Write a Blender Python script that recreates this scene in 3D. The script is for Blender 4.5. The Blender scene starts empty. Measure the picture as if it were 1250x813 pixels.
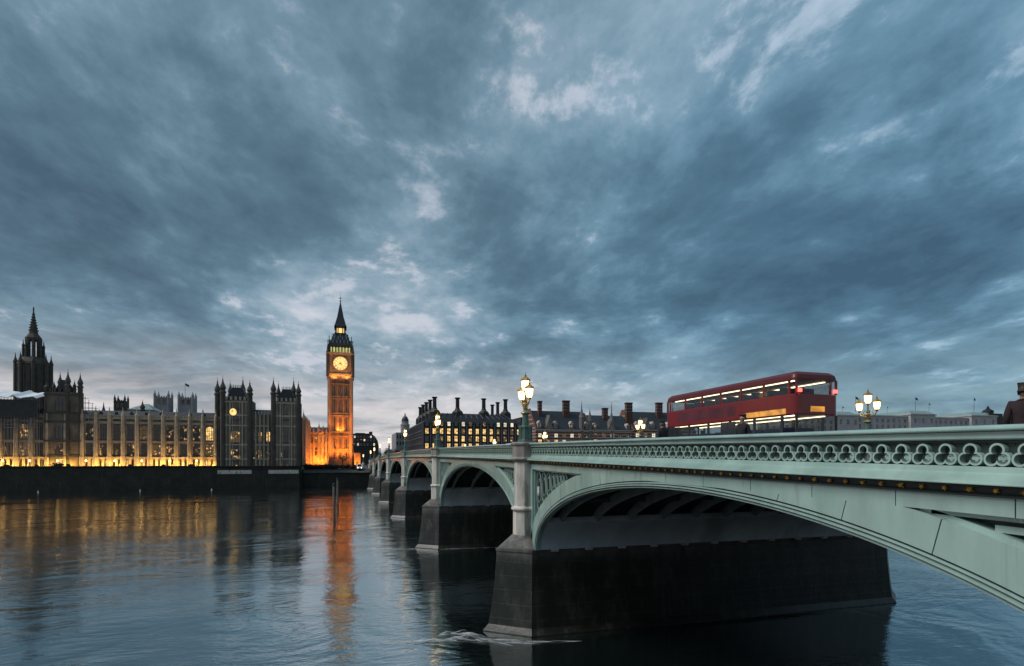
import bpy, bmesh, math, random
from mathutils import Vector, Matrix
R = math.radians
random.seed(7)
SC = bpy.context.scene
COL = SC.collection

# ------------------------------------------------------------------ camera
CAMZ = 10.49
FPX, CX, YH = 690.0, 625.0, 563.0           # focal length, centre and horizon of the photograph (1250 wide)
TH = math.atan(205.0 / 690.0)
CT, ST = math.cos(TH), math.sin(TH)
cam = bpy.data.cameras.new('camera'); co = bpy.data.objects.new('camera', cam); COL.objects.link(co)
co.location = (0, 0, CAMZ); co.rotation_euler = (R(90), 0, -TH)
cam.sensor_width = 36; cam.lens = FPX / 1250 * 36; cam.shift_y = 156.5 / 1250
cam.clip_start = 0.1; cam.clip_end = 9000
SC.camera = co

# ------------------------------------------------------------------ view
SC.view_settings.view_transform = 'Standard'; SC.view_settings.look = 'None'
SC.view_settings.gamma = 1; SC.view_settings.use_curve_mapping = False
SC.view_settings.exposure = 0.66
SC.render.engine = 'CYCLES'
cy = SC.cycles
cy.use_denoising = True; cy.max_bounces = 6; cy.diffuse_bounces = 3; cy.glossy_bounces = 4
cy.transmission_bounces = 6; cy.transparent_max_bounces = 8
cy.sample_clamp_indirect = 4.0; cy.sample_clamp_direct = 0; cy.caustics_reflective = False; cy.caustics_refractive = False

# ------------------------------------------------------------------ sun
SUN_AZ, SUN_EL = -84.0, 50.0                # degrees from +Y towards +X; behind cloud, so very soft
sun = bpy.data.lights.new('sun', 'SUN'); so = bpy.data.objects.new('sun', sun); COL.objects.link(so)
sun.energy = 1.5; sun.angle = R(26); sun.color = (1.0, 0.965, 0.925)
sd = Vector((math.sin(R(SUN_AZ)) * math.cos(R(SUN_EL)), math.cos(R(SUN_AZ)) * math.cos(R(SUN_EL)), math.sin(R(SUN_EL))))
so.rotation_euler = sd.to_track_quat('Z', 'Y').to_euler()

# ------------------------------------------------------------------ world: dusk sky under broken cloud
W = bpy.data.worlds.new('World'); SC.world = W; W.use_nodes = True
NT = W.node_tree; NT.nodes.clear()
class G:
    """small helper that writes node graphs"""
    def __init__(s, t): s.t = t; s.N = t.nodes; s.L = t.links
    def n(s, typ, **kw):
        k = s.N.new(typ)
        for a, v in kw.items(): setattr(k, a, v)
        return k
    def put(s, sock, v):
        if hasattr(v, 'is_linked') or isinstance(v, bpy.types.NodeSocket): s.L.new(v, sock)
        else: sock.default_value = v
    def m(s, op, a, b=None, c=None, clamp=False):
        k = s.n('ShaderNodeMath', operation=op, use_clamp=clamp)
        s.put(k.inputs[0], a)
        if b is not None: s.put(k.inputs[1], b)
        if c is not None: s.put(k.inputs[2], c)
        return k.outputs[0]
    def v(s, op, a, b=None):
        k = s.n('ShaderNodeVectorMath', operation=op); s.put(k.inputs[0], a)
        if b is not None: s.put(k.inputs['Scale'] if op == 'SCALE' else k.inputs[1], b)
        return k.outputs['Value'] if op in ('DOT_PRODUCT', 'LENGTH') else k.outputs[0]
    def xyz(s, x, y, z):
        k = s.n('ShaderNodeCombineXYZ'); s.put(k.inputs[0], x); s.put(k.inputs[1], y); s.put(k.inputs[2], z); return k.outputs[0]
    def sep(s, v):
        k = s.n('ShaderNodeSeparateXYZ'); s.put(k.inputs[0], v); return k.outputs
    def noise(s, vec, scale, detail=4, rough=0.5, dist=0.0, color=False, lac=2.0):
        k = s.n('ShaderNodeTexNoise'); k.noise_dimensions = '3D'
        s.put(k.inputs['Vector'], vec); k.inputs['Scale'].default_value = scale; k.inputs['Detail'].default_value = detail
        k.inputs['Roughness'].default_value = rough; k.inputs['Distortion'].default_value = dist; k.inputs['Lacunarity'].default_value = lac
        return k.outputs['Color' if color else 'Fac']
    def ss(s, v, a, b, t0=0.0, t1=1.0):
        k = s.n('ShaderNodeMapRange', interpolation_type='SMOOTHSTEP'); s.put(k.inputs[0], v)
        k.inputs[1].default_value = a; k.inputs[2].default_value = b; k.inputs[3].default_value = t0; k.inputs[4].default_value = t1
        return k.outputs[0]
    def mix(s, f, a, b, mode='MIX'):
        k = s.n('ShaderNodeMix', data_type='RGBA', blend_type=mode); s.put(k.inputs[0], f)
        for i, q in ((6, a), (7, b)):
            if isinstance(q, tuple): q = (*q[:3], 1)
            s.put(k.inputs[i], q)
        return k.outputs[2]
    def ramp(s, f, stops):
        k = s.n('ShaderNodeValToRGB'); s.put(k.inputs[0], f); e = k.color_ramp.elements
        while len(e) < len(stops): e.new(0.5)
        for q, (p, c) in zip(e, stops): q.position = p; q.color = (*c, 1)
        return k.outputs[0]

def build_sky():
    g = G(NT)
    d = g.n('ShaderNodeTexCoord').outputs['Generated']
    x, y, z = g.sep(d)
    zc = g.m('ADD', g.m('MAXIMUM', z, 0.0), 0.17)
    u = g.m('DIVIDE', x, zc); v = g.m('DIVIDE', y, zc)
    a = R(11)                                                    # the cloud streets run along this bearing
    ur = g.m('SUBTRACT', g.m('MULTIPLY', u, math.cos(a)), g.m('MULTIPLY', v, math.sin(a)))
    vr = g.m('ADD', g.m('MULTIPLY', u, math.sin(a)), g.m('MULTIPLY', v, math.cos(a)))
    p = g.xyz(ur, g.m('MULTIPLY', vr, 0.70), 3.7)
    wv = g.v('SUBTRACT', g.noise(p, 1.1, 2, 0.4, color=True), (0.5, 0.5, 0.5))
    pw = g.v('ADD', p, g.v('SCALE', wv, 0.30))
    big = g.noise(g.v('ADD', p, (4.1, 2.3, 0)), 1.0, 2, 0.45)
    n1 = g.noise(pw, 2.2, 10, 0.60)
    n2 = g.noise(g.v('ADD', pw, (7.3, 1.9, 2.0)), 6.0, 9, 0.62)
    dn = g.m('ADD', g.m('ADD', g.m('MULTIPLY', n1, 0.60), g.m('MULTIPLY', big, 0.18)), g.m('MULTIPLY', n2, 0.22))
    # broad light and dark fields of this evening's cloud: paler overhead in front, darker away on both sides
    def lobe(az, el, w0, w1):
        q = Vector((math.sin(R(az)) * math.cos(R(el)), math.cos(R(az)) * math.cos(R(el)), math.sin(R(el))))
        return g.ss(g.v('DOT_PRODUCT', d, tuple(q)), math.cos(R(w1)), math.cos(R(w0)))
    f = None
    for az, el, w, amp in ((8, 31, 20, -.012), (31, 33, 15, .015), (-14, 38, 14, .05), (-20, 23, 20, -.135), (48, 20, 22, -.075), (-26, 32, 8, .05), (2, 12, 14, .045), (57, 29, 12, .03), (45, 8, 16, -.03), (25, 14, 12, -.02)):
        q = g.m('MULTIPLY', lobe(az, el, 1, w), amp); f = q if f is None else g.m('ADD', f, q)
    dn = g.m('ADD', dn, f)
    dn = g.m('ADD', g.m('MULTIPLY', g.m('SUBTRACT', dn, 0.5), 1.34), 0.5)
    cloud = g.ramp(dn, [(0.25, (0.053, 0.102, 0.148)), (0.40, (0.094, 0.170, 0.232)), (0.50, (0.162, 0.268, 0.346)),
                        (0.60, (0.285, 0.388, 0.470)), (0.75, (0.64, 0.665, 0.73))])
    # thin breaks where the light comes through
    br = g.m('MULTIPLY', g.ss(n2, 0.53, 0.65), g.ss(dn, 0.46, 0.60))
    cloud = g.mix(g.m('MULTIPLY', br, 0.80), cloud, (0.55, 0.58, 0.66))
    # bluer to the north-east, away from the sunset
    fr = g.ss(g.v('DOT_PRODUCT', d, tuple(Vector((math.sin(R(62)), math.cos(R(62)), 0.1)).normalized())), 0.55, 1.0)
    cloud = g.mix(g.m('MULTIPLY', fr, 0.75), cloud, g.mix(1.0, cloud, (0.74, 1.0, 1.13), 'MULTIPLY'))
    # low bright band over the horizon, pinkish to the west
    hz = g.ss(z, 0.02, 0.235, 1.0, 0.0)
    west = g.mix(fr, (0.80, 0.72, 0.71), (0.28, 0.42, 0.48))
    n3 = g.noise(g.v('ADD', g.xyz(u, g.m('MULTIPLY', v, 1.6), 9.0), g.v('SCALE', wv, 0.6)), 1.5, 8, 0.60)
    band = g.m('MULTIPLY', g.m('POWER', hz, 1.2), g.ss(n3, 0.36, 0.58, 0.42, 1.0))
    cloud = g.mix(g.m('MULTIPLY', band, 0.95), cloud, west)
    sky = g.n('ShaderNodeTexSky'); sky.sky_type = 'NISHITA'; sky.sun_disc = False
    sky.sun_elevation = R(SUN_EL); sky.sun_rotation = R(SUN_AZ); sky.air_density = 1.2; sky.dust_density = 2.0
    cl10 = g.v('SCALE', cloud, 10.0)
    cover = g.mix(0.06, cl10, sky.outputs[0])
    dark = g.mix(g.ss(z, -0.12, 0.0), (0.3, 0.4, 0.45), cover)
    bg = g.n('ShaderNodeBackground'); g.put(bg.inputs[0], dark); bg.inputs[1].default_value = 0.067
    o = g.n('ShaderNodeOutputWorld'); g.L.new(bg.outputs[0], o.inputs[0])
build_sky()
W.cycles.sampling_method = 'MANUAL'; W.cycles.sample_map_resolution = 512

# ------------------------------------------------------------------ helpers
def PX(px, Y):
    """world X of the photograph's column px on the plane y = Y"""
    r = (px - CX) / FPX
    return Y * (ST + r * CT) / (CT - r * ST)
def PZ(px, py, Y):
    z = Y * CT + PX(px, Y) * ST
    return CAMZ + (YH - py) * z / FPX

class MB:
    def __init__(s): s.v = []; s.f = []; s.m = []
    def add(s, vs, fs, mi=0):
        o = len(s.v); s.v.extend(vs)
        for f in fs: s.f.append(tuple(i + o for i in f)); s.m.append(mi)
        return s
    def box(s, x0, x1, y0, y1, z0, z1, mi=0):
        x0, x1 = min(x0, x1), max(x0, x1); y0, y1 = min(y0, y1), max(y0, y1); z0, z1 = min(z0, z1), max(z0, z1)
        return s.add([(x0, y0, z0), (x1, y0, z0), (x1, y1, z0), (x0, y1, z0), (x0, y0, z1), (x1, y0, z1), (x1, y1, z1), (x0, y1, z1)],
              [(0, 3, 2, 1), (4, 5, 6, 7), (0, 1, 5, 4), (1, 2, 6, 5), (2, 3, 7, 6), (3, 0, 4, 7)], mi)
    def lathe(s, cx, cy, prof, n=8, ph=None, mi=0, sx=1, sy=1):
        """profile [(r, z)] turned about a vertical axis, closed at both ends; ph in fractions of a step"""
        if ph is None: ph = 0.5
        o = len(s.v)
        for r, z in prof:
            for k in range(n):
                t = 2 * math.pi * (k + ph) / n
                s.v.append((cx + r * sx * math.cos(t), cy + r * sy * math.sin(t), z))
        for i in range(len(prof) - 1):
            for k in range(n):
                a, b = o + i * n + k, o + i * n + (k + 1) % n
                s.f.append((a, b, b + n, a + n)); s.m.append(mi)
        s.f.append(tuple(o + k for k in reversed(range(n)))); s.m.append(mi)
        q = o + (len(prof) - 1) * n
        s.f.append(tuple(q + k for k in range(n))); s.m.append(mi)
        return s
    def prism(s, poly, axis, a, b, mi=0):
        """2-D polygon extruded along an axis ('x': poly in (y,z); 'y': (x,z); 'z': (x,y))"""
        def P(q, t):
            return (t, q[0], q[1]) if axis == 'x' else (q[0], t, q[1]) if axis == 'y' else (q[0], q[1], t)
        n = len(poly)
        vs = [P(q, a) for q in poly] + [P(q, b) for q in poly]
        fs = [(i, (i + 1) % n, (i + 1) % n + n, i + n) for i in range(n)] + [tuple(range(n))[::-1], tuple(range(n, 2 * n))]
        return s.add(vs, fs, mi)
    def loft(s, rings, mi=0, cap=True):
        o = len(s.v); n = len(rings[0])
        for r in rings: s.v.extend(r)
        for i in range(len(rings) - 1):
            for k in range(n):
                a, b = o + i * n + k, o + i * n + (k + 1) % n
                s.f.append((a, b, b + n, a + n)); s.m.append(mi)
        if cap:
            s.f.append(tuple(o + k for k in reversed(range(n)))); s.m.append(mi)
            q = o + (len(rings) - 1) * n
            s.f.append(tuple(q + k for k in range(n))); s.m.append(mi)
        return s
    def tube(s, pts, rad, n=6, mi=0):
        pts = [Vector(p) for p in pts]; rings = []
        for i, p in enumerate(pts):
            t = (pts[min(i + 1, len(pts) - 1)] - pts[max(i - 1, 0)]).normalized()
            u = t.orthogonal().normalized() if abs(t.z) > 0.95 else t.cross(Vector((0, 0, 1))).normalized()
            w = t.cross(u); r = rad[i] if isinstance(rad, (list, tuple)) else rad
            rings.append([tuple(p + u * r * math.cos(2 * math.pi * k / n) + w * r * math.sin(2 * math.pi * k / n)) for k in range(n)])
        return s.loft(rings, mi)
    def build(s, name, mat, parent=None, smooth=False, bevel=0, seg=1):
        me = bpy.data.meshes.new(name)
        b = base(parent) if parent is not None else Vector((0, 0, 0))
        me.from_pydata([(p[0] - b.x, p[1] - b.y, p[2] - b.z) for p in s.v], [], s.f)
        for k in (mat if isinstance(mat, (list, tuple)) else [mat]): me.materials.append(k)
        me.polygons.foreach_set('material_index', s.m)
        bm = bmesh.new(); bm.from_mesh(me); bmesh.ops.recalc_face_normals(bm, faces=bm.faces); bm.to_mesh(me); bm.free()
        if smooth: me.polygons.foreach_set('use_smooth', [True] * len(me.polygons))
        o = bpy.data.objects.new(name, me); COL.objects.link(o)
        if parent is not None: o.parent = parent
        if bevel:
            q = o.modifiers.new('edges', 'BEVEL'); q.width = bevel; q.segments = seg; q.limit_method = 'ANGLE'; q.angle_limit = R(40)
        return o

def base(o):
    v = Vector((0, 0, 0))
    while o is not None: v = v + o.location; o = o.parent
    return v
def tag(o, label=None, cat=None, group=None, kind=None):
    if label: o['label'] = label
    if cat: o['category'] = cat
    if group: o['group'] = group
    if kind: o['kind'] = kind
    return o
def thing(name, label, cat, loc=(0, 0, 0), group=None):
    o = bpy.data.objects.new(name, None); COL.objects.link(o); o.location = loc; o.empty_display_size = 0.3
    return tag(o, label, cat, group)
def structure(o): o['kind'] = 'structure'; return o
def dup(root, loc, label=None, rz=0.0, sc=1.0, group=None):
    def cp(o, par):
        c = o.copy(); COL.objects.link(c); c.parent = par
        for ch in list(o.children): cp(ch, c)
        return c
    r = cp(root, None); r.location = loc; r.rotation_euler = (0, 0, rz); r.scale = (sc, sc, sc)
    if label: r['label'] = label
    if group: r['group'] = group
    return r

# ------------------------------------------------------------------ materials
def mat(name, col, rough=0.7, var=0.25, scale=1.5, bump=0.0, bscale=20, metal=0.0, stretch=(1, 1, 1), spec=0.4, tint=None, detail=5, joints=None, rust=0):
    """painted / stone surface with mottling: col is multiplied by noise between 1-var and 1+var"""
    M = bpy.data.materials.new(name); M.use_nodes = True; g = G(M.node_tree); b = M.node_tree.nodes['Principled BSDF']
    pos = g.v('MULTIPLY', g.n('ShaderNodeNewGeometry').outputs['Position'], stretch)
    n = g.noise(pos, scale, detail, 0.6)
    lo = tuple(c * (1 - var) for c in col); hi = tuple(min(1, c * (1 + var)) for c in col)
    c = g.ramp(n, [(0.3, lo), (0.7, hi)])
    if tint:
        n2 = g.noise(g.v('ADD', pos, (5, 3, 8)), scale * 0.37, 4, 0.6)
        c = g.mix(g.ss(n2, 0.5, 0.68), c, tint)
    if joints:
        bt = g.n('ShaderNodeTexBrick'); x, y, z = g.sep(g.n('ShaderNodeNewGeometry').outputs['Position'])
        g.put(bt.inputs['Vector'], g.xyz(g.m('ADD', x, y), z, 0.0))
        bt.inputs['Scale'].default_value = 1.0; bt.inputs['Brick Width'].default_value = joints[0]; bt.inputs['Row Height'].default_value = joints[1]
        bt.inputs['Mortar Size'].default_value = joints[2]
        c = g.mix(bt.outputs['Fac'], c, joints[3])
    if rust:
        px_ = g.n('ShaderNodeNewGeometry').outputs['Position']
        s1 = g.noise(g.v('MULTIPLY', px_, (2.4, 2.4, .22)), 1.0, 4, .6); s2 = g.noise(px_, .35, 2, .5)
        c = g.mix(g.m('MULTIPLY', g.m('MULTIPLY', g.ss(s1, .60, .76), g.ss(s2, .42, .6)), rust), c, (.11, .085, .05))
        s3 = g.noise(g.v('MULTIPLY', px_, (1.0, 3.2, .12)), 1.0, 5, .65)
        c = g.mix(g.ss(s3, .58, .75, 0.0, .26), c, (.12, .155, .14))
    g.put(b.inputs['Base Color'], c)
    b.inputs['Roughness'].default_value = rough; b.inputs['Metallic'].default_value = metal
    b.inputs['Specular IOR Level'].default_value = spec
    if bump:
        bp = g.n('ShaderNodeBump'); bp.inputs['Strength'].default_value = bump; bp.inputs['Distance'].default_value = 0.05
        g.put(bp.inputs['Height'], g.noise(pos, bscale, 4, 0.6)); g.put(b.inputs['Normal'], bp.outputs[0])
    return M
def emit(name, col, st, var=0.0, scale=1.0, spots=False):
    M = bpy.data.materials.new(name); M.use_nodes = True; g = G(M.node_tree); b = M.node_tree.nodes['Principled BSDF']
    b.inputs['Base Color'].default_value = (0.05, 0.05, 0.05, 1); b.inputs['Roughness'].default_value = 0.4
    if var:
        pos = g.n('ShaderNodeNewGeometry').outputs['Position']
        g.put(b.inputs['Emission Color'], g.ramp(g.noise(pos, scale, 3), [(0.57 if spots else 0.40, tuple(c * (1 - var) for c in col)), (0.68 if spots else 0.62, col)]))
    else: b.inputs['Emission Color'].default_value = (*col, 1)
    b.inputs['Emission Strength'].default_value = st
    return M
def glass_mat(name, alpha=0.25, col=(0.05, 0.07, 0.08)):
    M = bpy.data.materials.new(name); M.use_nodes = True; g = G(M.node_tree)
    out = M.node_tree.nodes['Material Output']; b = M.node_tree.nodes['Principled BSDF']
    b.inputs['Base Color'].default_value = (*col, 1); b.inputs['Roughness'].default_value = 0.05
    t = g.n('ShaderNodeBsdfTransparent'); mx = g.n('ShaderNodeMixShader'); mx.inputs[0].default_value = alpha
    g.L.new(t.outputs[0], mx.inputs[1]); g.L.new(b.outputs[0], mx.inputs[2]); g.L.new(mx.outputs[0], out.inputs[0])
    return M

M = {}
M['paint'] = mat('sage_paint', (0.318, 0.450, 0.400), 0.30, 0.18, 1.2, 0.05, 9, stretch=(1, 1, 0.3), tint=(0.255, 0.385, 0.335), spec=0.6, rust=.7)
M['paint_shaded'] = mat('recess_shade_paint', (0.028, 0.042, 0.038), 0.55, 0.3, 2.0)  # shade of the recesses, with some grime, put into the paint colour
M['cornice'] = mat('shaded_grimy_cornice', (0.030, 0.034, 0.030), 0.6, 0.3, 3.0)  # grime plus the shade under the ledge, both put into the colour
M['paint_trac'] = mat('shaded_tracery_paint', (0.17, 0.24, 0.212), 0.5, 0.2, 3.0)  # darker copy of the green: shade of tracery and trefoil insides painted in
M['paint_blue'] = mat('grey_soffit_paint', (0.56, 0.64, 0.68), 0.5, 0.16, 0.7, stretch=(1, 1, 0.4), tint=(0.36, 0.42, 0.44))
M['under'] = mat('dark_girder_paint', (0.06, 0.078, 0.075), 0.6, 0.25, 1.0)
M['joint'] = mat('joint_shadow', (0.03, 0.035, 0.03), 0.8)
M['gilt'] = mat('gilding', (0.70, 0.38, 0.07), 0.45, 0.35, 8, metal=0.4)
M['granite'] = mat('pale_granite', (0.58, 0.54, 0.485), 0.75, 0.28, 1.6, 0.25, 14, stretch=(1, 1, 0.3), tint=(0.20, 0.175, 0.155))
M['asphalt'] = mat('asphalt', (0.05, 0.05, 0.05), 0.85, 0.2, 3, 0.2, 40)
M['paving'] = mat('paving', (0.13, 0.125, 0.12), 0.8, 0.15, 2)
M['line'] = mat('road_line', (0.7, 0.7, 0.68), 0.7, 0.1, 5)
M['stone'] = mat('shaded_limestone', (0.17, 0.14, 0.108), 0.85, 0.38, 0.6, 0.4, 3, stretch=(1, 1, 0.5), tint=(.09, .078, .062))  # shade of the walls behind the pilasters put into the stone colour
M['stone_pale'] = mat('lit_limestone', (0.40, 0.34, 0.265), 0.85, 0.25, 0.6)  # lit copy of the stone: light on pilasters and bands put into the colour
M['stone_dark'] = mat('weathered_limestone', (0.07, 0.062, 0.054), 0.85, 0.3, 0.6)
M['stone_warm'] = mat('tower_limestone', (0.33, 0.24, 0.165), 0.85, 0.28, 0.55, 0.3, 6, stretch=(1, 1, 0.5))
M['stone_far'] = mat('pale_far_stone', (0.25, 0.25, 0.255), 0.85, 0.15, 0.4)
M['portland'] = mat('portland_stone', (0.42, 0.42, 0.42), 0.8, 0.14, 0.3)
M['slate'] = mat('slate', (0.024, 0.031, 0.040), 0.55, 0.25, 0.8, stretch=(1, 1, 3))
M['lead'] = mat('copper_roof', (0.20, 0.28, 0.27), 0.55, 0.15, 0.5)
M['iron_black'] = mat('black_iron', (0.025, 0.03, 0.035), 0.5, 0.2, 2)
M['bronze'] = mat('dark_bronze', (0.016, 0.017, 0.019), 0.45, 0.25, 1, metal=0.3)
M['mull'] = mat('grey_mullion', (0.13, 0.13, 0.145), 0.6, 0.1, 2)
M['embank'] = mat('river_wall_stone', (0.026, 0.024, 0.021), 0.8, 0.55, 0.35, 0.3, 4, tint=(0.012, 0.016, 0.011), joints=(2.2, 0.75, 0.05, (0.012, 0.012, 0.010)), rust=.4)
M['ground'] = mat('ground', (0.07, 0.068, 0.06), 0.9, 0.2, 0.2)
M['brick'] = mat('banded_red_brick', (0.19, 0.075, 0.055), 0.85, 0.2, 1.0)
M['band'] = mat('pale_stone_band', (0.45, 0.40, 0.36), 0.8, 0.15, 1.0)
M['dkbuild'] = mat('dark_office_stone', (0.035, 0.035, 0.036), 0.7, 0.25, 0.6)
M['leaf'] = mat('dark_foliage', (0.020, 0.024, 0.014), 0.8, 0.4, 1.5)
M['bark'] = mat('bark', (0.05, 0.04, 0.032), 0.9, 0.3, 3)
M['wood'] = mat('wet_timber', (0.20, 0.17, 0.14), 0.8, 0.3, 3, stretch=(1, 1, 0.3))
M['glass_dark'] = mat('dark_window', (0.02, 0.024, 0.03), 0.12, 0.3, 0.6, spec=0.6)
M['lamp_green'] = mat('lamp_paint', (0.07, 0.13, 0.11), 0.45, 0.2, 6, tint=(0.12, 0.19, 0.165))
M['lamp_gold'] = mat('lamp_gilding', (0.42, 0.26, 0.07), 0.4, 0.25, 10, metal=0.6)
M['white'] = mat('white_sheet', (0.70, 0.73, 0.78), 0.6, 0.1, 0.5)
M['steel'] = mat('scaffold_steel', (0.25, 0.25, 0.26), 0.5, 0.1, 3, metal=0.5)
M['flag_red'] = mat('red_flag', (0.35, 0.04, 0.04), 0.8)
M['flag_blue'] = mat('blue_flag', (0.03, 0.05, 0.16), 0.8)
M['lantern'] = emit('lantern_glass', (1.0, 0.68, 0.32), 3.6)
M['dial'] = emit('lit_dial_glass', (1.0, 0.60, 0.20), 1.05, 0.18, 0.8)
M['win_hi'] = emit('bright_window', (1.0, 0.62, 0.20), 1.0, 0.7, 0.9)
M['win_mid'] = emit('warm_window', (1.0, 0.58, 0.20), 0.75, 0.93, 0.9, True)
M['win_lo'] = emit('dim_window', (1.0, 0.55, 0.20), 0.5, 1.0, 0.75, True)
M['win_white'] = emit('pale_window', (0.95, 0.85, 0.62), 0.7, 0.5, 1.0)
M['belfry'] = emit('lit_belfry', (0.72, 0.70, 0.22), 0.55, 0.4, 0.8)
M['green_light'] = emit('green_signal', (0.05, 1.0, 0.45), 5)
M['brick_dark'] = mat('sooty_brick', (0.10, 0.045, 0.036), 0.9, 0.2, 1.0)
M['band_dark'] = mat('sooty_stone_band', (0.16, 0.15, 0.14), 0.85, 0.2, 1.0)
for k_ in ('paint',):
    b_ = M[k_].node_tree.nodes['Principled BSDF']; b_.inputs['Coat Weight'].default_value = 1.0; b_.inputs['Coat Roughness'].default_value = 0.22

# ================================================================== SETTING: river, land
def build_water():
    Mw = bpy.data.materials.new('river_water'); Mw.use_nodes = True; g = G(Mw.node_tree); b = Mw.node_tree.nodes['Principled BSDF']
    b.inputs['Base Color'].default_value = (0.006, 0.011, 0.011, 1); b.inputs['Roughness'].default_value = 0.07; b.inputs['IOR'].default_value = 1.5
    pos = g.n('ShaderNodeNewGeometry').outputs['Position']
    x, y, z = g.sep(pos)
    wv = g.v('SUBTRACT', g.noise(pos, 0.05, 2, 0.5, color=True), (0.5, 0.5, 0.5))
    q = g.v('ADD', pos, g.v('SCALE', wv, 9.0))
    h1 = g.noise(g.v('MULTIPLY', q, (0.16, 0.42, 1)), 1.0, 3, 0.55)
    h2 = g.noise(g.v('MULTIPLY', q, (0.8, 1.7, 1)), 1.0, 3, 0.55)
    h3 = g.noise(g.v('MULTIPLY', q, (0.035, 0.06, 1)), 1.0, 2, 0.5)
    patch = g.ss(g.noise(pos, 0.045, 3, 0.55), 0.32, 0.68, 0.30, 1.0)      # calmer and choppier sheets of water
    h4 = g.noise(g.v('MULTIPLY', q, (1.7, 4.6, 1)), 1.0, 3, 0.6)
    h = g.m('ADD', g.m('ADD', g.m('MULTIPLY', h1, 0.34), g.m('MULTIPLY', h2, 0.20)), g.m('MULTIPLY', h4, 0.055))
    h = g.m('ADD', g.m('MULTIPLY', h, patch), g.m('MULTIPLY', h3, 0.6))
    bp = g.n('ShaderNodeBump'); bp.inputs['Strength'].default_value = 0.30; bp.inputs['Distance'].default_value = 0.8
    g.put(bp.inputs['Height'], h); g.put(b.inputs['Normal'], bp.outputs[0])
    gl = g.n('ShaderNodeBsdfGlossy'); gl.inputs['Color'].default_value = (.84, .90, .90, 1); gl.inputs['Roughness'].default_value = .09; g.put(gl.inputs['Normal'], bp.outputs[0])
    mx = g.n('ShaderNodeMixShader'); mx.inputs[0].default_value = .55; g.L.new(b.outputs[0], mx.inputs[1]); g.L.new(gl.outputs[0], mx.inputs[2]); g.L.new(mx.outputs[0], Mw.node_tree.nodes['Material Output'].inputs[0])
    mb = MB(); mb.add([(-3000, -900, 0), (3000, -900, 0), (3000, 900, 0), (-3000, 900, 0)], [(0, 1, 2, 3)])
    return structure(mb.build('river', Mw))
build_water()
g_ = MB(); g_.add([(-4000, 252.5, 7.6), (4000, 252.5, 7.6), (4000, 6000, 7.6), (-4000, 6000, 7.6)], [(0, 1, 2, 3)])
structure(g_.build('ground', M['ground']))
g_ = MB(); g_.box(-60, 10.4, -14, 0.55, -4, 8.85); g_.box(39.4, 140, -14, 0.55, -4, 8.85); structure(g_.build('pavement', M['paving']))

# ================================================================== THE BRIDGE
M['rib'] = mat('rib_paint', (.19, .24, .24), .6, .25, 1.0)
X0, XN = 11.15, 38.65                       # south and north faces
ZS = 5.1                                    # springing of the arches above low water
def T(y): return 12.39 - 8.75e-5 * (y - 127.0) ** 2          # top of the parapet: the deck rises to mid-river
PIERS = [34.03 + s for s in (0, 35.0, 73.3, 113.1, 151.4, 186.4)]
YA, YB = 3.45, 251.0
ENDS = [YA - 1.6] + PIERS + [YB + 1.6]
HP = 1.65                                   # half pier where the arches spring
br = thing('arched_bridge', 'long pale green iron bridge of seven arches on stone piers crossing the river', 'bridge', (24.9, 127, 0))

def lin(a, b, n): return [a + (b - a) * i / n for i in range(n + 1)]
def sweep(mb, prof, ys, side, zf=T, mi=0):
    """closed profile [(outward, dz)] swept along the bridge, following the curve of the deck"""
    rings = []
    for y in ys:
        rings.append([((X0 - o) if side < 0 else (XN + o), y, zf(y) + dz) for o, dz in prof])
    mb.loft(rings, mi)

def strip(mb, A, B, of, ob, side, mi=0):
    """solid between two polylines A and B in (y,z), from outward offset of (front) to ob (back)"""
    X = lambda o: (X0 - o) if side < 0 else (XN + o)
    rings = [[(X(of), a[0], a[1]), (X(of), b[0], b[1]), (X(ob), b[0], b[1]), (X(ob), a[0], a[1])] for a, b in zip(A, B)]
    mb.loft(rings, mi)

def lobe3(n, d, rl):
    out = []
    for k in range(n):
        t = 2 * math.pi * k / n; best = 0
        for al in (90, 210, 330):
            dl = t - R(al); s = rl * rl - (d * math.sin(dl)) ** 2
            if s >= 0 and math.cos(dl) > 0: best = max(best, d * math.cos(dl) + math.sqrt(s))
        out.append((best * math.cos(t), best * math.sin(t)))
    return out

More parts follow.
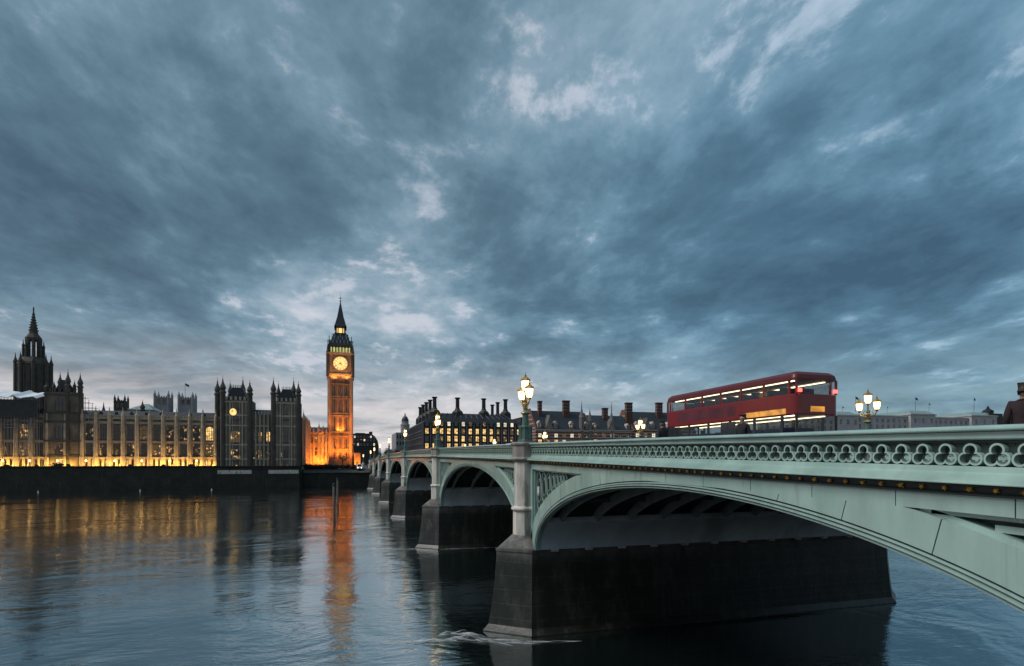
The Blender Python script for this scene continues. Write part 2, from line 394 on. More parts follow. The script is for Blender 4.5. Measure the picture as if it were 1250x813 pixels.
def trefoils(mb, ya, yb, side, n):
    cells = round((yb - ya) / 0.45); w = (yb - ya) / cells
    inn = lobe3(n, 0.104, 0.0925); hole = lobe3(n, 0.088, 0.079); mid = lobe3(n, 0.106, 0.110); out = lobe3(n, 0.107, 0.127)
    rect = []
    for k in range(n):                       # the same rays carried out to the cell's edge
        t = 2 * math.pi * k / n; c, s = math.cos(t), math.sin(t)
        q = min(w / 2 / max(abs(c), 1e-6), (0.245 if s > 0 else 0.195) / max(abs(s), 1e-6)); rect.append((q * c, q * s))
    X = lambda o: (X0 - o) if side < 0 else (XN + o)
    vs = []; fs = []
    def layer(pl, o): i = len(vs); vs.extend([(o, p[0], p[1]) for p in pl]); return i
    ri, ro = layer(inn, .055), layer(out, .055); bi, bo = layer(inn, -.07), layer(out, -.07)
    wi, wo = layer(mid, -.055), layer(rect, -.055); vi, vo = layer(mid, -.08), layer(rect, -.08)
    pi_, po_ = layer(hole, -.17), layer(rect, -.17); qi, qo = layer(hole, -.22), layer(rect, -.22)
    ms = []
    for a, b in ((ri, ro), (ro, bo), (bo, bi), (bi, ri), (wi, wo), (vo, vi), (pi_, po_), (qo, qi), (qi, pi_)):
        for k in range(n): fs.append((a + k, a + (k + 1) % n, b + (k + 1) % n, b + k)); ms.append(1 if a in (wi, vo) else 2 if a in (bi, pi_, qo, qi) else 0)
    for c in range(cells):
        y = ya + (c + .5) * w; z = T(y) - 0.555; o = len(mb.v)
        mb.v.extend([(X(p[0]), y + p[1], z + p[2]) for p in vs])
        mb.f.extend([tuple(i + o for i in f) for f in fs]); mb.m.extend(ms)

def octo(cx, cy, r, z): return [(cx + r * math.cos(R(22.5 + 45 * k)), cy + r * math.sin(R(22.5 + 45 * k)), z) for k in range(8)]

def flower(mb, x, y, z, side, rnd):
    r = 0.088 * rnd.uniform(.7, 1.2); o = len(mb.v); n = 10
    mb.v.append((x - .03 * -side if side < 0 else x + .03, y, z))
    a = rnd.uniform(0, 1)
    for k in range(n):
        q = r * (1.0 if k % 2 else 0.42); t = 2 * math.pi * (k + a) / n
        mb.v.append((x, y + q * math.cos(t), z + q * math.sin(t)))
    for k in range(n): mb.f.append((o, o + 1 + k, o + 1 + (k + 1) % n)); mb.m.append(0)
    mb.box(x - .02, x + .05, y - .025, y + .025, z - .025, z + .025)

def build_span(i):
    ya, yb = ENDS[i] + HP, ENDS[i + 1] - HP          # springing lines
    if i == 0: ya = YA
    if i == 6: yb = YB
    yc, a = (ya + yb) / 2, (yb - ya) / 2
    b = T(yc) - 1.86 - ZS
    la, lb = ENDS[i] + 0.62, ENDS[i + 1] - 0.62       # where the fascia meets the pier shafts
    if i == 0: la = YA - 1.0
    if i == 6: lb = YB + 1.0
    near = i < 2
    NS = 140 if near else 48
    ph = [math.pi * k / NS for k in range(NS + 1)]
    def off(t, w):                                    # point w metres outside the intrados
        ce, se = math.cos(t), math.sin(t)
        nx, nz = b * ce, a * se; l = math.hypot(nx, nz)
        return (yc - a * ce - w * nx / l, ZS + b * se + w * nz / l)
    def clipp(p):
        y = min(max(p[0], la + .02), lb - .02); return (y, min(p[1], T(y) - 1.62))
    ring_w = 1.0
    for side in (-1, 1):
        fine = side < 0
        sp = None
        # arch ring with joints, stepped mouldings along its lower edge
        mb = MB()
        inn = [off(t, .27) for t in ph]; out = [clipp(off(t, ring_w)) for t in ph]
        inn = [(p[0], min(p[1], T(p[0]) - 1.63)) for p in inn]
        cum = [0.0]
        for p, q in zip(inn, inn[1:]): cum.append(cum[-1] + math.hypot(p[0] - q[0], p[1] - q[1]))
        npan = round(cum[-1] / 2.15); k0 = 0
        for j in range(npan):
            k1 = min(range(NS + 1), key=lambda k: abs(cum[k] - cum[-1] * (j + 1) / npan))
            if k1 <= k0: continue
            A, B = inn[k0:k1 + 1], out[k0:k1 + 1]
            if near and fine and len(A) > 2:
                def pull(L):                           # leave a 16 mm joint between castings
                    L = list(L); e = Vector(L[-1]) - Vector(L[-2]); l = e.length
                    if l > .03: L[-1] = tuple(Vector(L[-1]) - e * (.026 / l))
                    return L
                A, B = pull(A), pull(B)
            strip(mb, A, B, .05, -.30, side); k0 = k1
        ring = mb.build('arch_ring', M['paint'], br)
        mb = MB()
        for w0, w1, o in ((0.0, .05, .03), (.085, .135, .09), (.17, .225, .04)):
            strip(mb, [off(t, w0) for t in ph], [off(t, w1) for t in ph], o, -.3, side)
        mb.build('moulding', M['paint'], ring)
        mb = MB(); strip(mb, [off(t, .03) for t in ph], [off(t, .30) for t in ph], -.05, -.26, side)
        inb = [(p[0], min(p[1], T(p[0]) - 1.66)) for p in [off(t, .29) for t in ph]]; oub = [(p[0], max(q[1] + .01, min(p[1], T(p[0]) - 1.65))) for p, q in zip([off(t, ring_w - .05) for t in ph], inb)]
        oub = [(min(max(p[0], la + .05), lb - .05), p[1]) for p in oub]
        strip(mb, inb, oub, .012, -.2, side); mb.build('groove', M['joint'], ring)
        # face band under the cornice, split into castings
        mb = MB(); nb = max(6, round((lb - la) / 2.15)); yy = lin(la, lb, nb)
        for j in range(nb):
            ys = lin(yy[j] + .011, yy[j + 1] - .011, 3 if near else 2)
            sweep(mb, [(.05, -1.62), (.05, -1.29), (-.2, -1.29), (-.2, -1.62)], ys, side)
        mb.build('face_band', M['paint'], br)
        # recessed spandrels with their border, tracery and shield
        for s in (-1, 1):
            mb = MB(); back = MB(); tr = MB(); shd = MB()
            yl = la + .02 if s < 0 else lb - .02
            yt = None
            for t in ph if s < 0 else ph[::-1]:
                p = off(t, ring_w)
                if p[1] >= T(p[0]) - 1.62: yt = p[0]; break
            ee = [off(t, ring_w) for t in ph]
            def zex(y):
                best = None
                for p, q in zip(ee, ee[1:]):
                    if (p[0] - y) * (q[0] - y) <= 0 and p[0] != q[0]:
                        u = (y - p[0]) / (q[0] - p[0]); v = p[1] + u * (q[1] - p[1]); best = v if best is None else max(best, v)
                return best if best is not None else ZS
            ys = lin(yl, yt, 16)
            strip(back, [(y, max(ZS + .1, zex(y) - .3)) for y in ys], [(y, T(y) - 1.3) for y in ys], -.36, -.44, side)
            # vertical border beside the pier
            d = 1 if s < 0 else -1
            yb1 = yl + d * .42
            strip(mb, [(yl, ZS), (yb1, ZS + .02)], [(yl, T(yl) - 1.62), (yb1, T(yb1) - 1.62)], .05, -.36, side)
            strip(mb, [(yb1, zex(yb1)), (yb1 + d * .09, zex(yb1 + d * .09))], [(yb1, T(yb1) - 1.62), (yb1 + d * .09, T(yb1) - 1.62)], -.08, -.36, side)
            strip(mb, [(y, T(y) - 1.71) for y in lin(yb1, yt - d * .5, 4)], [(y, T(y) - 1.62) for y in lin(yb1, yt - d * .5, 4)], -.08, -.36, side)
            ar = [off(t, ring_w) for t in ph]; ar = [p for p in ar if (yb1 < p[0] < yt if s < 0 else yt < p[0] < yb1)]
            strip(mb, [(p[0], max(p[1], ZS)) for p in ar], [(p[0], min(max(p[1], ZS) + .10, T(p[0]) - 1.63)) for p in ar], -.08, -.36, side)
            # tracery: rings that fit between arch and border, shrinking towards the tip
            X = (lambda o: (X0 - o) if side < 0 else (XN + o))
            y = yb1 + d * .13; w_ = .92; m = 24 if (near and fine) else 12
            beams = i == 0 and s < 0
            if beams:
                for w0 in (.30, .62):
                    q0 = [p for p in [off(t, ring_w + w0) for t in ph] if yb1 < p[0] < yt and p[1] < T(p[0]) - 1.95]
                    if len(q0) > 1: strip(mb, q0, [(p[0], p[1] + .13) for p in q0], -.12 - w0 * .15, -.36, side)
                strip(mb, [(q, T(q) - 1.93) for q in lin(yb1, yt - 1.6, 6)], [(q, T(q) - 1.80) for q in lin(yb1, yt - 1.6, 6)], -.16, -.36, side)
            for cnt in range(0 if beams else 8):
                c = y + d * w_ / 2; lo = zex(c + d * w_ * .34) + .10; hi = T(c) - 1.76; h_ = hi - lo
                if h_ < .16: break
                cz = (lo + hi) / 2
                for f, r_ in ((1, .048), (.62, .030)) if h_ > .4 else ((1, .04),):
                    tr.tube([(X(-.2), c + f * w_ * .47 * math.cos(2 * math.pi * k / m), cz + f * h_ / 2 * math.sin(2 * math.pi * k / m)) for k in range(m + 1)], r_, 5)
                if cnt == 0 and h_ > 1:
                    e = .16; shd.prism([(c - e, cz + .26), (c + e, cz + .26), (c + e, cz - .05), (c, cz - .32), (c - e, cz - .05)], 'x', X(-.24), X(-.12))
                y += d * w_; w_ *= .88
            sp = back.build('spandrel_panel', M['paint_shaded'], br)
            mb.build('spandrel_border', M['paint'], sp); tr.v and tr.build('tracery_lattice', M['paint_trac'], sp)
            if shd.v: shd.build('shield', M['granite'], sp)
        # parapet: coping, pierced trefoil band, base, weathered slope, cornice with gilt flowers
        ys = lin(la, lb, 24 if near else 10)
        mb = MB()
        sweep(mb, [(.205, -.085), (.195, -.03), (.12, 0), (-.15, .012), (-.26, -.01), (-.26, -.10), (.17, -.105)], ys, side)
        sweep(mb, [(.10, -.108), (.10, -.245), (.05, -.265), (-.26, -.265), (-.26, -.108)], ys, side)
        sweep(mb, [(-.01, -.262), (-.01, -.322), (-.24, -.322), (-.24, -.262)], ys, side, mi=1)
        par = mb.build('parapet', [M['paint'], M['paint_shaded']], br, bevel=.012 if near else 0)
        mb = MB(); trefoils(mb, la, lb, side, 36 if (near and fine) else 18 if fine else 12)
        mb.build('trefoil_lattice', [M['paint'], M['paint_shaded'], M['paint_trac']], par)
        mb = MB()
        sweep(mb, [(.06, -.745), (.075, -.86), (.34, -1.035), (.34, -1.07), (.06, -1.075), (-.26, -1.075), (-.26, -.745)], ys, side)
        mb.build('sloping_ledge', M['paint'], par, bevel=.008 if near else 0)
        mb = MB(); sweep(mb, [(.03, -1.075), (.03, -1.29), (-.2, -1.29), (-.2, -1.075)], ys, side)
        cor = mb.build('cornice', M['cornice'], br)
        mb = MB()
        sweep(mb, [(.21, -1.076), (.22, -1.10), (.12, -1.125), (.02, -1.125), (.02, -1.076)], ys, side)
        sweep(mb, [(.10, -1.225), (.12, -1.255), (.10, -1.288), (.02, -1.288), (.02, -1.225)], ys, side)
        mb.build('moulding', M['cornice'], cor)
        rnd = random.Random(i)
        nfl = round((lb - la) / .45)
        for k in range(nfl):
            y = la + (k + .5) * (lb - la) / nfl
            if i == 0 and side < 0:
                mb = MB(); flower(mb, X0 - .075, y, T(y) - 1.172, side, rnd); mb.build('gilt_flower', M['gilt'], cor)
            else: flower(FLOWERS, (X0 - .075) if side < 0 else XN + .075, y, T(y) - 1.172, side, rnd)
    # the vault: ribs, purlins, solid lower plates and the deck above
    nr = 12
    for k in range(nr):
        x = X0 + 1.2 + (XN - X0 - 2.4) * k / (nr - 1)
        mb = MB()
        rings = []
        for t in ph[::2]:
            p, q = off(t, .06), off(t, .62); q = (q[0], min(q[1], T(q[0]) - 1.42))
            rings.append([(x - .07, p[0], p[1]), (x + .07, p[0], p[1]), (x + .07, q[0], q[1]), (x - .07, q[0], q[1])])
        mb.loft(rings)
        mb.build('arch_rib', M['rib'], br)
    for t in ph[8:-7:(17 if near else 6)]:
        p = off(t, .45); z = min(p[1], T(p[0]) - 1.58)
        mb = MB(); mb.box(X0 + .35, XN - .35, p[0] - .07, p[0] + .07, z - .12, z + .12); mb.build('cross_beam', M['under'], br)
    for s in (-1, 1):
        mb = MB(); tt = [t for t in (ph if s < 0 else ph[::-1]) if off(t, 0)[1] < ZS + 1.75 * b / 4.39][:]
        tt = [t for t in tt if (t < math.pi / 2) == (s < 0)]
        rings = []
        for t in tt:
            p, q = off(t, .03), off(t, .4)
            rings.append([(X0 + .31, p[0], p[1]), (XN - .31, p[0], p[1]), (XN - .31, q[0], q[1]), (X0 + .31, q[0], q[1])])
        if len(rings) > 1:
            mb.loft(rings)
            y = ya - .12 if s < 0 else yb + .12
            for k in range(nr):
                x = X0 + 1.2 + (XN - X0 - 2.4) * k / (nr - 1)
                mb.box(x - .22, x + .22, y - .22, y + .22, ZS - .12, ZS + .035, 1)
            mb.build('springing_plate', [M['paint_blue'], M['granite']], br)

def build_pier(k, yp):
    hw0 = 1.45
    def outline(e, z):
        w = hw0 + e * .8; pts = [(9.12 - e * 1.1, yp), (10.95 - e * .3, yp - w), (38.85 + e * .3, yp - w), (40.68 + e * 1.1, yp), (38.85 + e * .3, yp + w), (10.95 - e * .3, yp + w)]
        return [(x, y, z) for x, y in pts]
    mb = MB()
    mb.loft([outline(e, z) for z, e in ((-4, .85), (.05, .82), (.42, .5), (1.4, .33), (3.0, .14), (4.86, .02), (4.9, .07), (ZS, .07))])
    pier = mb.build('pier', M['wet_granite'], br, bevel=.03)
    mb = MB()
    # impost block the arches spring from, inside the vault
    mb.box(X0 + .42, XN - .42, yp - 1.25, yp + 1.25, ZS + .004, T(yp) - 1.45)
    mb.build('pier_wall', M['under'], pier)
    for side in (-1, 1):
        cx = 11.0 if side < 0 else XN + .15
        tip = 9.16 if side < 0 else 40.64; sh = 11.2 if side < 0 else 38.6
        mb = MB()
        oc = octo(cx, yp, .82, 5.9)
        tri = [(tip, yp, ZS + .004), (11.0 if side < 0 else 38.8, yp - 1.48, ZS + .004), (sh + (.6 if side < 0 else -.6), yp - 1.48, ZS + .004),
               (sh + (.6 if side < 0 else -.6), yp + 1.48, ZS + .004), (11.0 if side < 0 else 38.8, yp + 1.48, ZS + .004)]
        # sloping cap: hull of the nose outline and the octagon that stands on it
        bm = bmesh.new()
        for p in tri + oc: bm.verts.new(p)
        bmesh.ops.convex_hull(bm, input=bm.verts)
        o = len(mb.v); bm.verts.index_update()
        mb.add([tuple(v.co) for v in bm.verts], [tuple(v.index for v in f.verts) for f in bm.faces]); bm.free()
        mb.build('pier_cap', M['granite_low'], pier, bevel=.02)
        t = T(yp)
        mb = MB()
        mb.lathe(cx, yp, [(.80, 5.86), (.80, 7.36), (.90, 7.42), (.93, 7.52), (.88, 7.60), (.72, 7.68), (.72, t - 1.22)], 8)
        mb.build('pier_shaft', M['granite'], pier, bevel=.015)
        mb = MB(); mb.lathe(cx, yp, [(.72, t - 1.219), (.86, t - 1.10), (.93, t - 1.02), (.90, t - .94), (.84, t - .88), (.84, t - .20), (.92, t - .12), (.95, t - .02), (.90, t + .05)], 8)
        mb.build('capital', M['granite_cap'], pier, bevel=.015)

M['wet_granite'] = None
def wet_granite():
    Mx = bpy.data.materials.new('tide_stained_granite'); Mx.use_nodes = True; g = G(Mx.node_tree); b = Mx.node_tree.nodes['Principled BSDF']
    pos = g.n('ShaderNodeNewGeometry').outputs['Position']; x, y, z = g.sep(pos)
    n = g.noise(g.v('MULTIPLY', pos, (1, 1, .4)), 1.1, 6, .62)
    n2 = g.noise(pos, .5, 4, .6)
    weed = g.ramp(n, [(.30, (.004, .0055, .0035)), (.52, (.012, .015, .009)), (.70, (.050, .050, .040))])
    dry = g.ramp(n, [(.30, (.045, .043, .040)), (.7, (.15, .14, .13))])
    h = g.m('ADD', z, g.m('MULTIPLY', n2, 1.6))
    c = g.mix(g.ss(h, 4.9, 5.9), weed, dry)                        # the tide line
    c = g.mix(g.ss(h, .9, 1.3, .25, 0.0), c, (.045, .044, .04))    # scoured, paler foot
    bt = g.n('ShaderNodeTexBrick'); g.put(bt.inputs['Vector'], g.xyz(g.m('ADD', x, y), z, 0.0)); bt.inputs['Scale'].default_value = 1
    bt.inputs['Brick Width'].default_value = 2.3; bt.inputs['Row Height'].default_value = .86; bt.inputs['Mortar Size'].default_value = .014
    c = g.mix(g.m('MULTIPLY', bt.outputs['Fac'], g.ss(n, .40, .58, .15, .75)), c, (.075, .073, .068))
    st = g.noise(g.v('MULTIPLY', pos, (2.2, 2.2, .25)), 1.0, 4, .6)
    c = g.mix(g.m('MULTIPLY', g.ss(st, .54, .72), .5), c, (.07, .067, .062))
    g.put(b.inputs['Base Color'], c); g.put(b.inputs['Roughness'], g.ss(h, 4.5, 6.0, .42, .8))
    bp = g.n('ShaderNodeBump'); bp.inputs['Strength'].default_value = .3; bp.inputs['Distance'].default_value = .05
    g.put(bp.inputs['Height'], g.m('SUBTRACT', g.noise(pos, 5, 5, .6), g.m('MULTIPLY', bt.outputs['Fac'], .6))); g.put(b.inputs['Normal'], bp.outputs[0])
    return Mx
M['wet_granite'] = wet_granite()
M['granite_cap'] = mat('stained_granite', (0.27, 0.245, 0.215), .75, .35, 2.0, .3, 12, stretch=(1, 1, .3), tint=(.13, .115, .10))
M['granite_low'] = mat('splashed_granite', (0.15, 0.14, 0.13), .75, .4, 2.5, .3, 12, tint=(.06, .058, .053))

FLOWERS = MB()
for i in range(7): build_span(i)
FLOWERS.build('gilt_flowers', M['gilt'], br)['kind'] = 'stuff'
for k, yp in enumerate(PIERS): build_pier(k, yp)
# deck: roadway, footways with kerbs, lane lines
ysd = lin(YA - 14, YB + 60, 60)
def slab(x0, x1, d0, d1, ys=ysd):
    mb = MB(); mb.loft([[(x0, y, T(y) + d0), (x1, y, T(y) + d0), (x1, y, T(y) + d1), (x0, y, T(y) + d1)] for y in ys]); return mb
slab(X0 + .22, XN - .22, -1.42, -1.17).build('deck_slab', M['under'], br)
structure(slab(15.2, 34.6, -1.166, -1.15).build('road', M['asphalt']))
structure(slab(X0 + .24, 15.15, -1.166, -1.03).build('pavement', M['paving']))
structure(slab(34.65, XN - .24, -1.166, -1.03).build('pavement', M['paving']))
mb = MB()
for y in range(6, 250, 6):
    for x in (18.4, 24.9, 31.4):
        mb.add([(x - .06, y, T(y) - 1.146), (x + .06, y, T(y) - 1.146), (x + .06, y + 2.5, T(y + 2.5) - 1.146), (x - .06, y + 2.5, T(y + 2.5) - 1.146)], [(0, 1, 2, 3)])
structure(mb.build('road_markings', M['line']))
# abutments
for y0, y1 in ((YA - 14, YA), (YB, YB + 8)):
    mb = MB(); mb.box(10.35, 39.45, y0, y1, -4, 8.9); mb.box(X0 + .02, XN - .02, y0, y1, 8.9, min(T(y0), T(y1)) - 1.43)
    mb.build('abutment', M['granite'], br, bevel=.04)
    for side in (-1, 1):
        y = YA - .9 if y0 < 0 else YB + .9; cx = 11.0 if side < 0 else XN + .15; t = T(y)
        mb = MB(); mb.lathe(cx, y, [(.80, 5.0), (.80, 7.36), (.93, 7.5), (.72, 7.68), (.72, t - 1.22), (.93, t - 1.02), (.84, t - .88), (.84, t - .2), (.95, t - .02), (.90, t + .05)], 8)
        mb.build('end_pillar', M['granite'], br)

# ================================================================== FAR BANK: river wall, palace, clock tower
def flood(loc, to, power, col=(1.0, .50, .16), rad=.25, ang=150, blend=.6, parent=None):
    l = bpy.data.lights.new('floodlight', 'SPOT'); l.energy = power; l.color = col; l.shadow_soft_size = rad; l.spot_size = R(ang); l.spot_blend = blend
    o = bpy.data.objects.new('floodlight_beam', l); COL.objects.link(o)
    d = Vector(to) - Vector(loc); o.rotation_euler = d.to_track_quat('-Z', 'Y').to_euler()
    if parent is not None: o.parent = parent; o.location = Vector(loc) - base(parent)
    else: o.location = loc
    return o

def flood_fixture(loc, to, power, label, group, **k):
    t = thing('floodlight', label, 'floodlight', loc, group)
    x, y, z = loc
    mb = MB(); mb.box(x - .25, x + .25, y - .16, y + .10, z - .25, z - .02); mb.box(x - .05, x + .05, y - .05, y + .05, z - .5, z - .24); mb.build('housing', M['iron_black'], t)
    flood((x, y + .15, z + .12), to, power, parent=t, **k)
    return t

YW, YP = 236.0, 247.0                        # river wall and palace front
XPN = PX(366, 240)
rw = MB()
rw.prism([(YW, -4), (YW + 1.2, -4), (YW + 1.2, 8.35), (YW + .35, 8.35), (YW, 7.9)], 'x', -420, XPN + 1)
rw.box(-420, XPN + 1, YW - .25, YW + .35, 8.36, 8.75)
o = rw.build('river_wall', M['embank']); tag(o, 'dark stone river wall below the long palace terrace', 'wall')
g_ = MB(); g_.box(-420, XPN + 1, YW + 1.21, 262, 7.0, 8.25); structure(g_.build('pavement', M['paving']))
rw = MB(); rw.prism([(YW + 4, -4), (YW + 5, -4), (YW + 5, 5.5), (YW + 4, 5.3)], 'x', XPN + 1.01, 10.3); rw.box(XPN + 1.01, 10.3, YW + 3.8, YW + 5.1, 5.52, 5.85)
tag(rw.build('river_wall', M['embank']), 'low dark river wall between the palace and the end of the bridge', 'wall')
g_ = MB(); g_.add([(XPN + 1, YW + 5, 5.4), (10.3, YW + 5, 5.4), (10.3, 252.6, 7.7), (XPN + 1, 252.6, 7.7)], [(0, 1, 2, 3)]); structure(g_.build('ground', M['ground']))
rw = MB(); rw.prism([(250, -4), (252.6, -4), (252.6, 9.3), (250.6, 9.3)], 'x', 39.6, 1500); tag(rw.build('river_wall', M['embank']), 'long embankment wall beyond the bridge under the pale office blocks', 'wall')

# ---- windows
def gothic_window(parent, x0, x1, z0, z1, y, glass, cols=2, rows=2, arch=True, face='-y', name='window', depth=.25, mull='stone_dark'):
    """one window: glass set back between mullions; built on a plane facing the river ('-y') or the bridge ('+x')"""
    mb = MB(); w = x1 - x0; h = z1 - z0; t = min(.16, w * .07)
    pts = [(x0, z0), (x1, z0), (x1, z1)]
    if arch: pts = [(x0, z0), (x1, z0), (x1, z1 - w * .3), (x1 - w * .18, z1 - w * .1), ((x0 + x1) / 2, z1), (x0 + w * .18, z1 - w * .1), (x0, z1 - w * .3)]
    else: pts.append((x0, z1))
    mb.prism(pts, 'y', y - .02, y - .05, 0)
    for i in range(1, cols): mb.box(x0 + w * i / cols - t / 2, x0 + w * i / cols + t / 2, y - .13, y - .052, z0, z1 - (w * .12 if arch else 0), 1)
    for j in range(1, rows): mb.box(x0, x1, y - .12, y - .053, z0 + h * j / rows - t / 2, z0 + h * j / rows + t / 2, 1)
    mb.box(x0 - t, x0, y - .2, y - .02, z0, z1 - (w * .25 if arch else 0), 1); mb.box(x1, x1 + t, y - .2, y - .02, z0, z1 - (w * .25 if arch else 0), 1)
    mb.box(x0 - t * 1.3, x1 + t * 1.3, y - .26, y - .02, z0 - .18, z0, 1)
    if face == '+x':                       # (x, y) here mean (distance along y, x)
        mb.v = [(2 * y - b_ if False else (y - (b_ - y)), a_, c_) for a_, b_, c_ in mb.v]
    elif face == '-x':
        mb.v = [(b_, a_, c_) for a_, b_, c_ in mb.v]
    return mb.build(name, [M[glass], M[mull]], parent)

def turret(mb, x, y, r, z0, zt, zp):
    """octagonal stone turret with an ogee cap and finial"""
    h = zp - zt
    mb.lathe(x, y, [(r, z0), (r, zt - h * .35), (r * 1.25, zt - h * .30), (r * 1.25, zt - h * .2), (r * .92, zt - h * .15), (r * .92, zt), (r * 1.2, zt + h * .03),
                    (r * 1.0, zt + h * .2), (r * .5, zt + h * .42), (r * .22, zt + h * .62), (r * .30, zt + h * .68), (r * .10, zt + h * .74), (r * .06, zp)], 8)

# ---- the river range
rng = random.Random(3)
pal = thing('palace_range', 'long gothic river front of the palace floodlit yellow along its ground floor', 'palace', (-70, YP, 8.2))
XL = -190.0; XR = PX(268, YP)
bx = [PX(p, YP) for p in (1.7, 20.6, 39, 59, 81, 101, 118, 134.5, 151, 168, 183.5, 199.7, 216, 232, 248, 264)]
step = bx[1] - bx[0]
ex = [bx[0] - step * k for k in range(1, 9)][::-1]
bays = [x for x in ex if x > XL] + bx
ZC, ZR = 27.3, 28.6
mb = MB(); mb.prism([(YP + .7, ZC + .2), (YP + 3.6, ZR + 1.2), (YP + 13, ZR + 1.2), (YP + 16.5, ZC + .2)], 'x', XL, XR); rf = mb.build('roof', M['slate'], pal)
for x in [XL + 12 + 5.0 * k for k in range(40)]:
    if x < XR - 2: mb = MB(); mb.box(x - .4, x + .4, YP + 1.6, YP + 3.2, ZR - 1.4, ZR + .1); mb.prism([(x - .5, ZR + .1), (x + .5, ZR + .1), (x, ZR + .8)], 'y', YP + 1.5, YP + 3.4); mb.build('dormer', M['slate'], rf)
mb = MB(); mb.box(XL, XR, YP, YP + 17, 8.2, ZC)
for z, p, h in ((11.75, .9, .35), (17.4, .25, .8), (24.6, .25, .9), (26.4, .4, .35)): mb.box(XL, XR, YP - p, YP - .002, z, z + h, 1)  # lowest course added this deep to cut the floodlight off the wall above
for x in bays:
    for f in (-.40, -.31, .31, .40): mb.box(x + step * (.5 + f) - .13, x + step * (.5 + f) + .13, YP - .22, YP - .003, 12.2, ZC - .7, 1)
    for f in (0, .5): mb.box(x + step * f - (.45 if f else 1.0), x + step * f + (.45 if f else 1.0), YP - .7, YP - .004, 8.2, 11.74, 1)
    for f in (.25, .75): mb.prism([(x + step * f - 1.25, 11.74), (x + step * f - 1.25, 10.7), (x + step * f - .6, 11.3), (x + step * f + .6, 11.3), (x + step * f + 1.25, 10.7), (x + step * f + 1.25, 11.74)], 'y', YP - .6, YP - .05, 1)
x = XL
while x < XR - .6: mb.box(x, x + .55, YP - .3, YP + .3, ZC - .02, ZC + .75, 1); x += 1.1
mb.box(XL, XR, YP - .3, YP + .3, ZC - .6, ZC - .03, 1)
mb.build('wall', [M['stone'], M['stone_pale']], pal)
for x in bays:
    mb = MB(); mb.lathe(x, YP - .75, [(.85, 8.2), (.85, 12.2), (.72, 12.5), (.66, 24), (.55, 24.3), (.55, ZC + .6), (.62, ZC + .8), (.36, ZC + 1.2), (.22, ZC + 2.2), (.06, ZC + 3.6)], 8)
    mb.build('buttress', M['stone_pale'], pal)
lit2 = {216: 'win_hi'}
for k, (a, b) in enumerate(zip(bays, bays[1:])):
    c = (a + b) / 2; w = b - a
    near_end = k > len(bays) - 6
    # two storeys of tall mullioned windows
    kinds = ['glass_dark', 'win_lo', 'glass_dark', 'win_lo', 'win_mid'] if not near_end else ['win_mid', 'win_lo', 'win_mid', 'win_lo', 'win_hi', 'win_lo', 'glass_dark']
    gothic_window(pal, c - w * .27, c + w * .27, 18.7, 24.0, YP, rng.choice(kinds), 4, 3)
    gothic_window(pal, c - w * .27, c + w * .27, 12.6, 16.9, YP, rng.choice(['glass_dark', 'win_lo', 'win_mid', 'win_lo']), 4, 2, arch=False)
    gothic_window(pal, c - w * .32, c - w * .16, 8.5, 10.9, YP, rng.choice(['win_hi', 'glass_dark', 'glass_dark']), 1, 1)
    gothic_window(pal, c + w * .16, c + w * .32, 8.5, 10.9, YP, rng.choice(['win_hi', 'glass_dark', 'glass_dark']), 1, 1)
    if a > -150:
        flood_fixture((c + rng.uniform(-.8, .8), YP - 3.0, 8.85), (c, YP, 11), 620 * rng.uniform(.5, 1.5), 'small dark floodlight on the terrace washing the palace ground floor with yellow light', 'floodlights along the palace terrace', col=(1.0, .53, .10), ang=165, blend=.3)
def terrace_lamp(loc, label):
    x, y, z = loc; t = thing('terrace_lamp', label, 'lamp', loc, 'globe lamps along the palace terrace')
    mb = MB(); mb.lathe(x, y, [(.22, z), (.18, z + .3), (.07, z + .4), (.06, z + 1.9), (.12, z + 1.95), (.1, z + 2.02)], 8); mb.build('post', M['iron_black'], t)
    mb = MB(); mb.lathe(x, y, [(.05, z + 2.0), (.2, z + 2.08), (.29, z + 2.28), (.2, z + 2.5), (.05, z + 2.58)], 10); mb.build('globe', M['globe'], t, smooth=True); return t
M['globe'] = emit('lamp_globe', (1.0, .55, .16), 11)
tl = None
for p in (-31, 3, 36, 70, 105, 140, 173, 207, 240):
    at_ = (PX(p, YW + .7), YW + .7, 8.36)
    if tl is None: tl = terrace_lamp(at_, 'globe lamp on a short post along the edge of the palace terrace')
    else: dup(tl, at_)
# ---- taller centre tower of the front, with turrets (behind its scaffold)
pv = thing('palace_tower', 'square palace tower with three tall pinnacled turrets, beside the white roof sheet', 'tower', (PX(78, YP), YP, 8.2))
xa, xb = PX(56, YP), PX(100, YP)
zt = PZ(78, 479, YP)
mb = MB(); mb.box(xa, xb, YP - 1.2, YP + 1.6, 8.2, zt)
for z in (12, 17.6, 24.8, 28, zt - 1.2): mb.box(xa - .2, xb + .2, YP - 1.45, YP - 1.202, z, z + .6, 1)
x = xa
while x < xb - .4: mb.box(x, x + .7, YP - 1.4, YP - .6, zt - .01, zt + 1.3, 1); x += 1.5
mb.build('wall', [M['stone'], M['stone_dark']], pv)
for px, py, yy, r in ((73.5, 453, YP + 1.2, .75), (83, 450, YP - .8, .8), (98, 454, YP - .5, .8), (57, 466, YP - .6, .7), (66, 464, YP + 1.4, .55), (91, 463, YP + 1.4, .55)):
    x = PX(px, yy); zp = PZ(px, py, yy); z0 = 8.2 if yy < YP else zt - 3
    mb = MB(); turret(mb, x, yy, r, z0, zt + (zp - zt) * .42, zp); mb.build('turret', M['stone_dark'], pv)
mb = MB(); mb.prism([(xa + 2, zt - .5), (xb - 2, zt - .5), (xb - 5, zt + 4.6), (xa + 5, zt + 4.6)], 'y', YP - .2, YP + 1.5); mb.build('roof', M['slate'], pv)
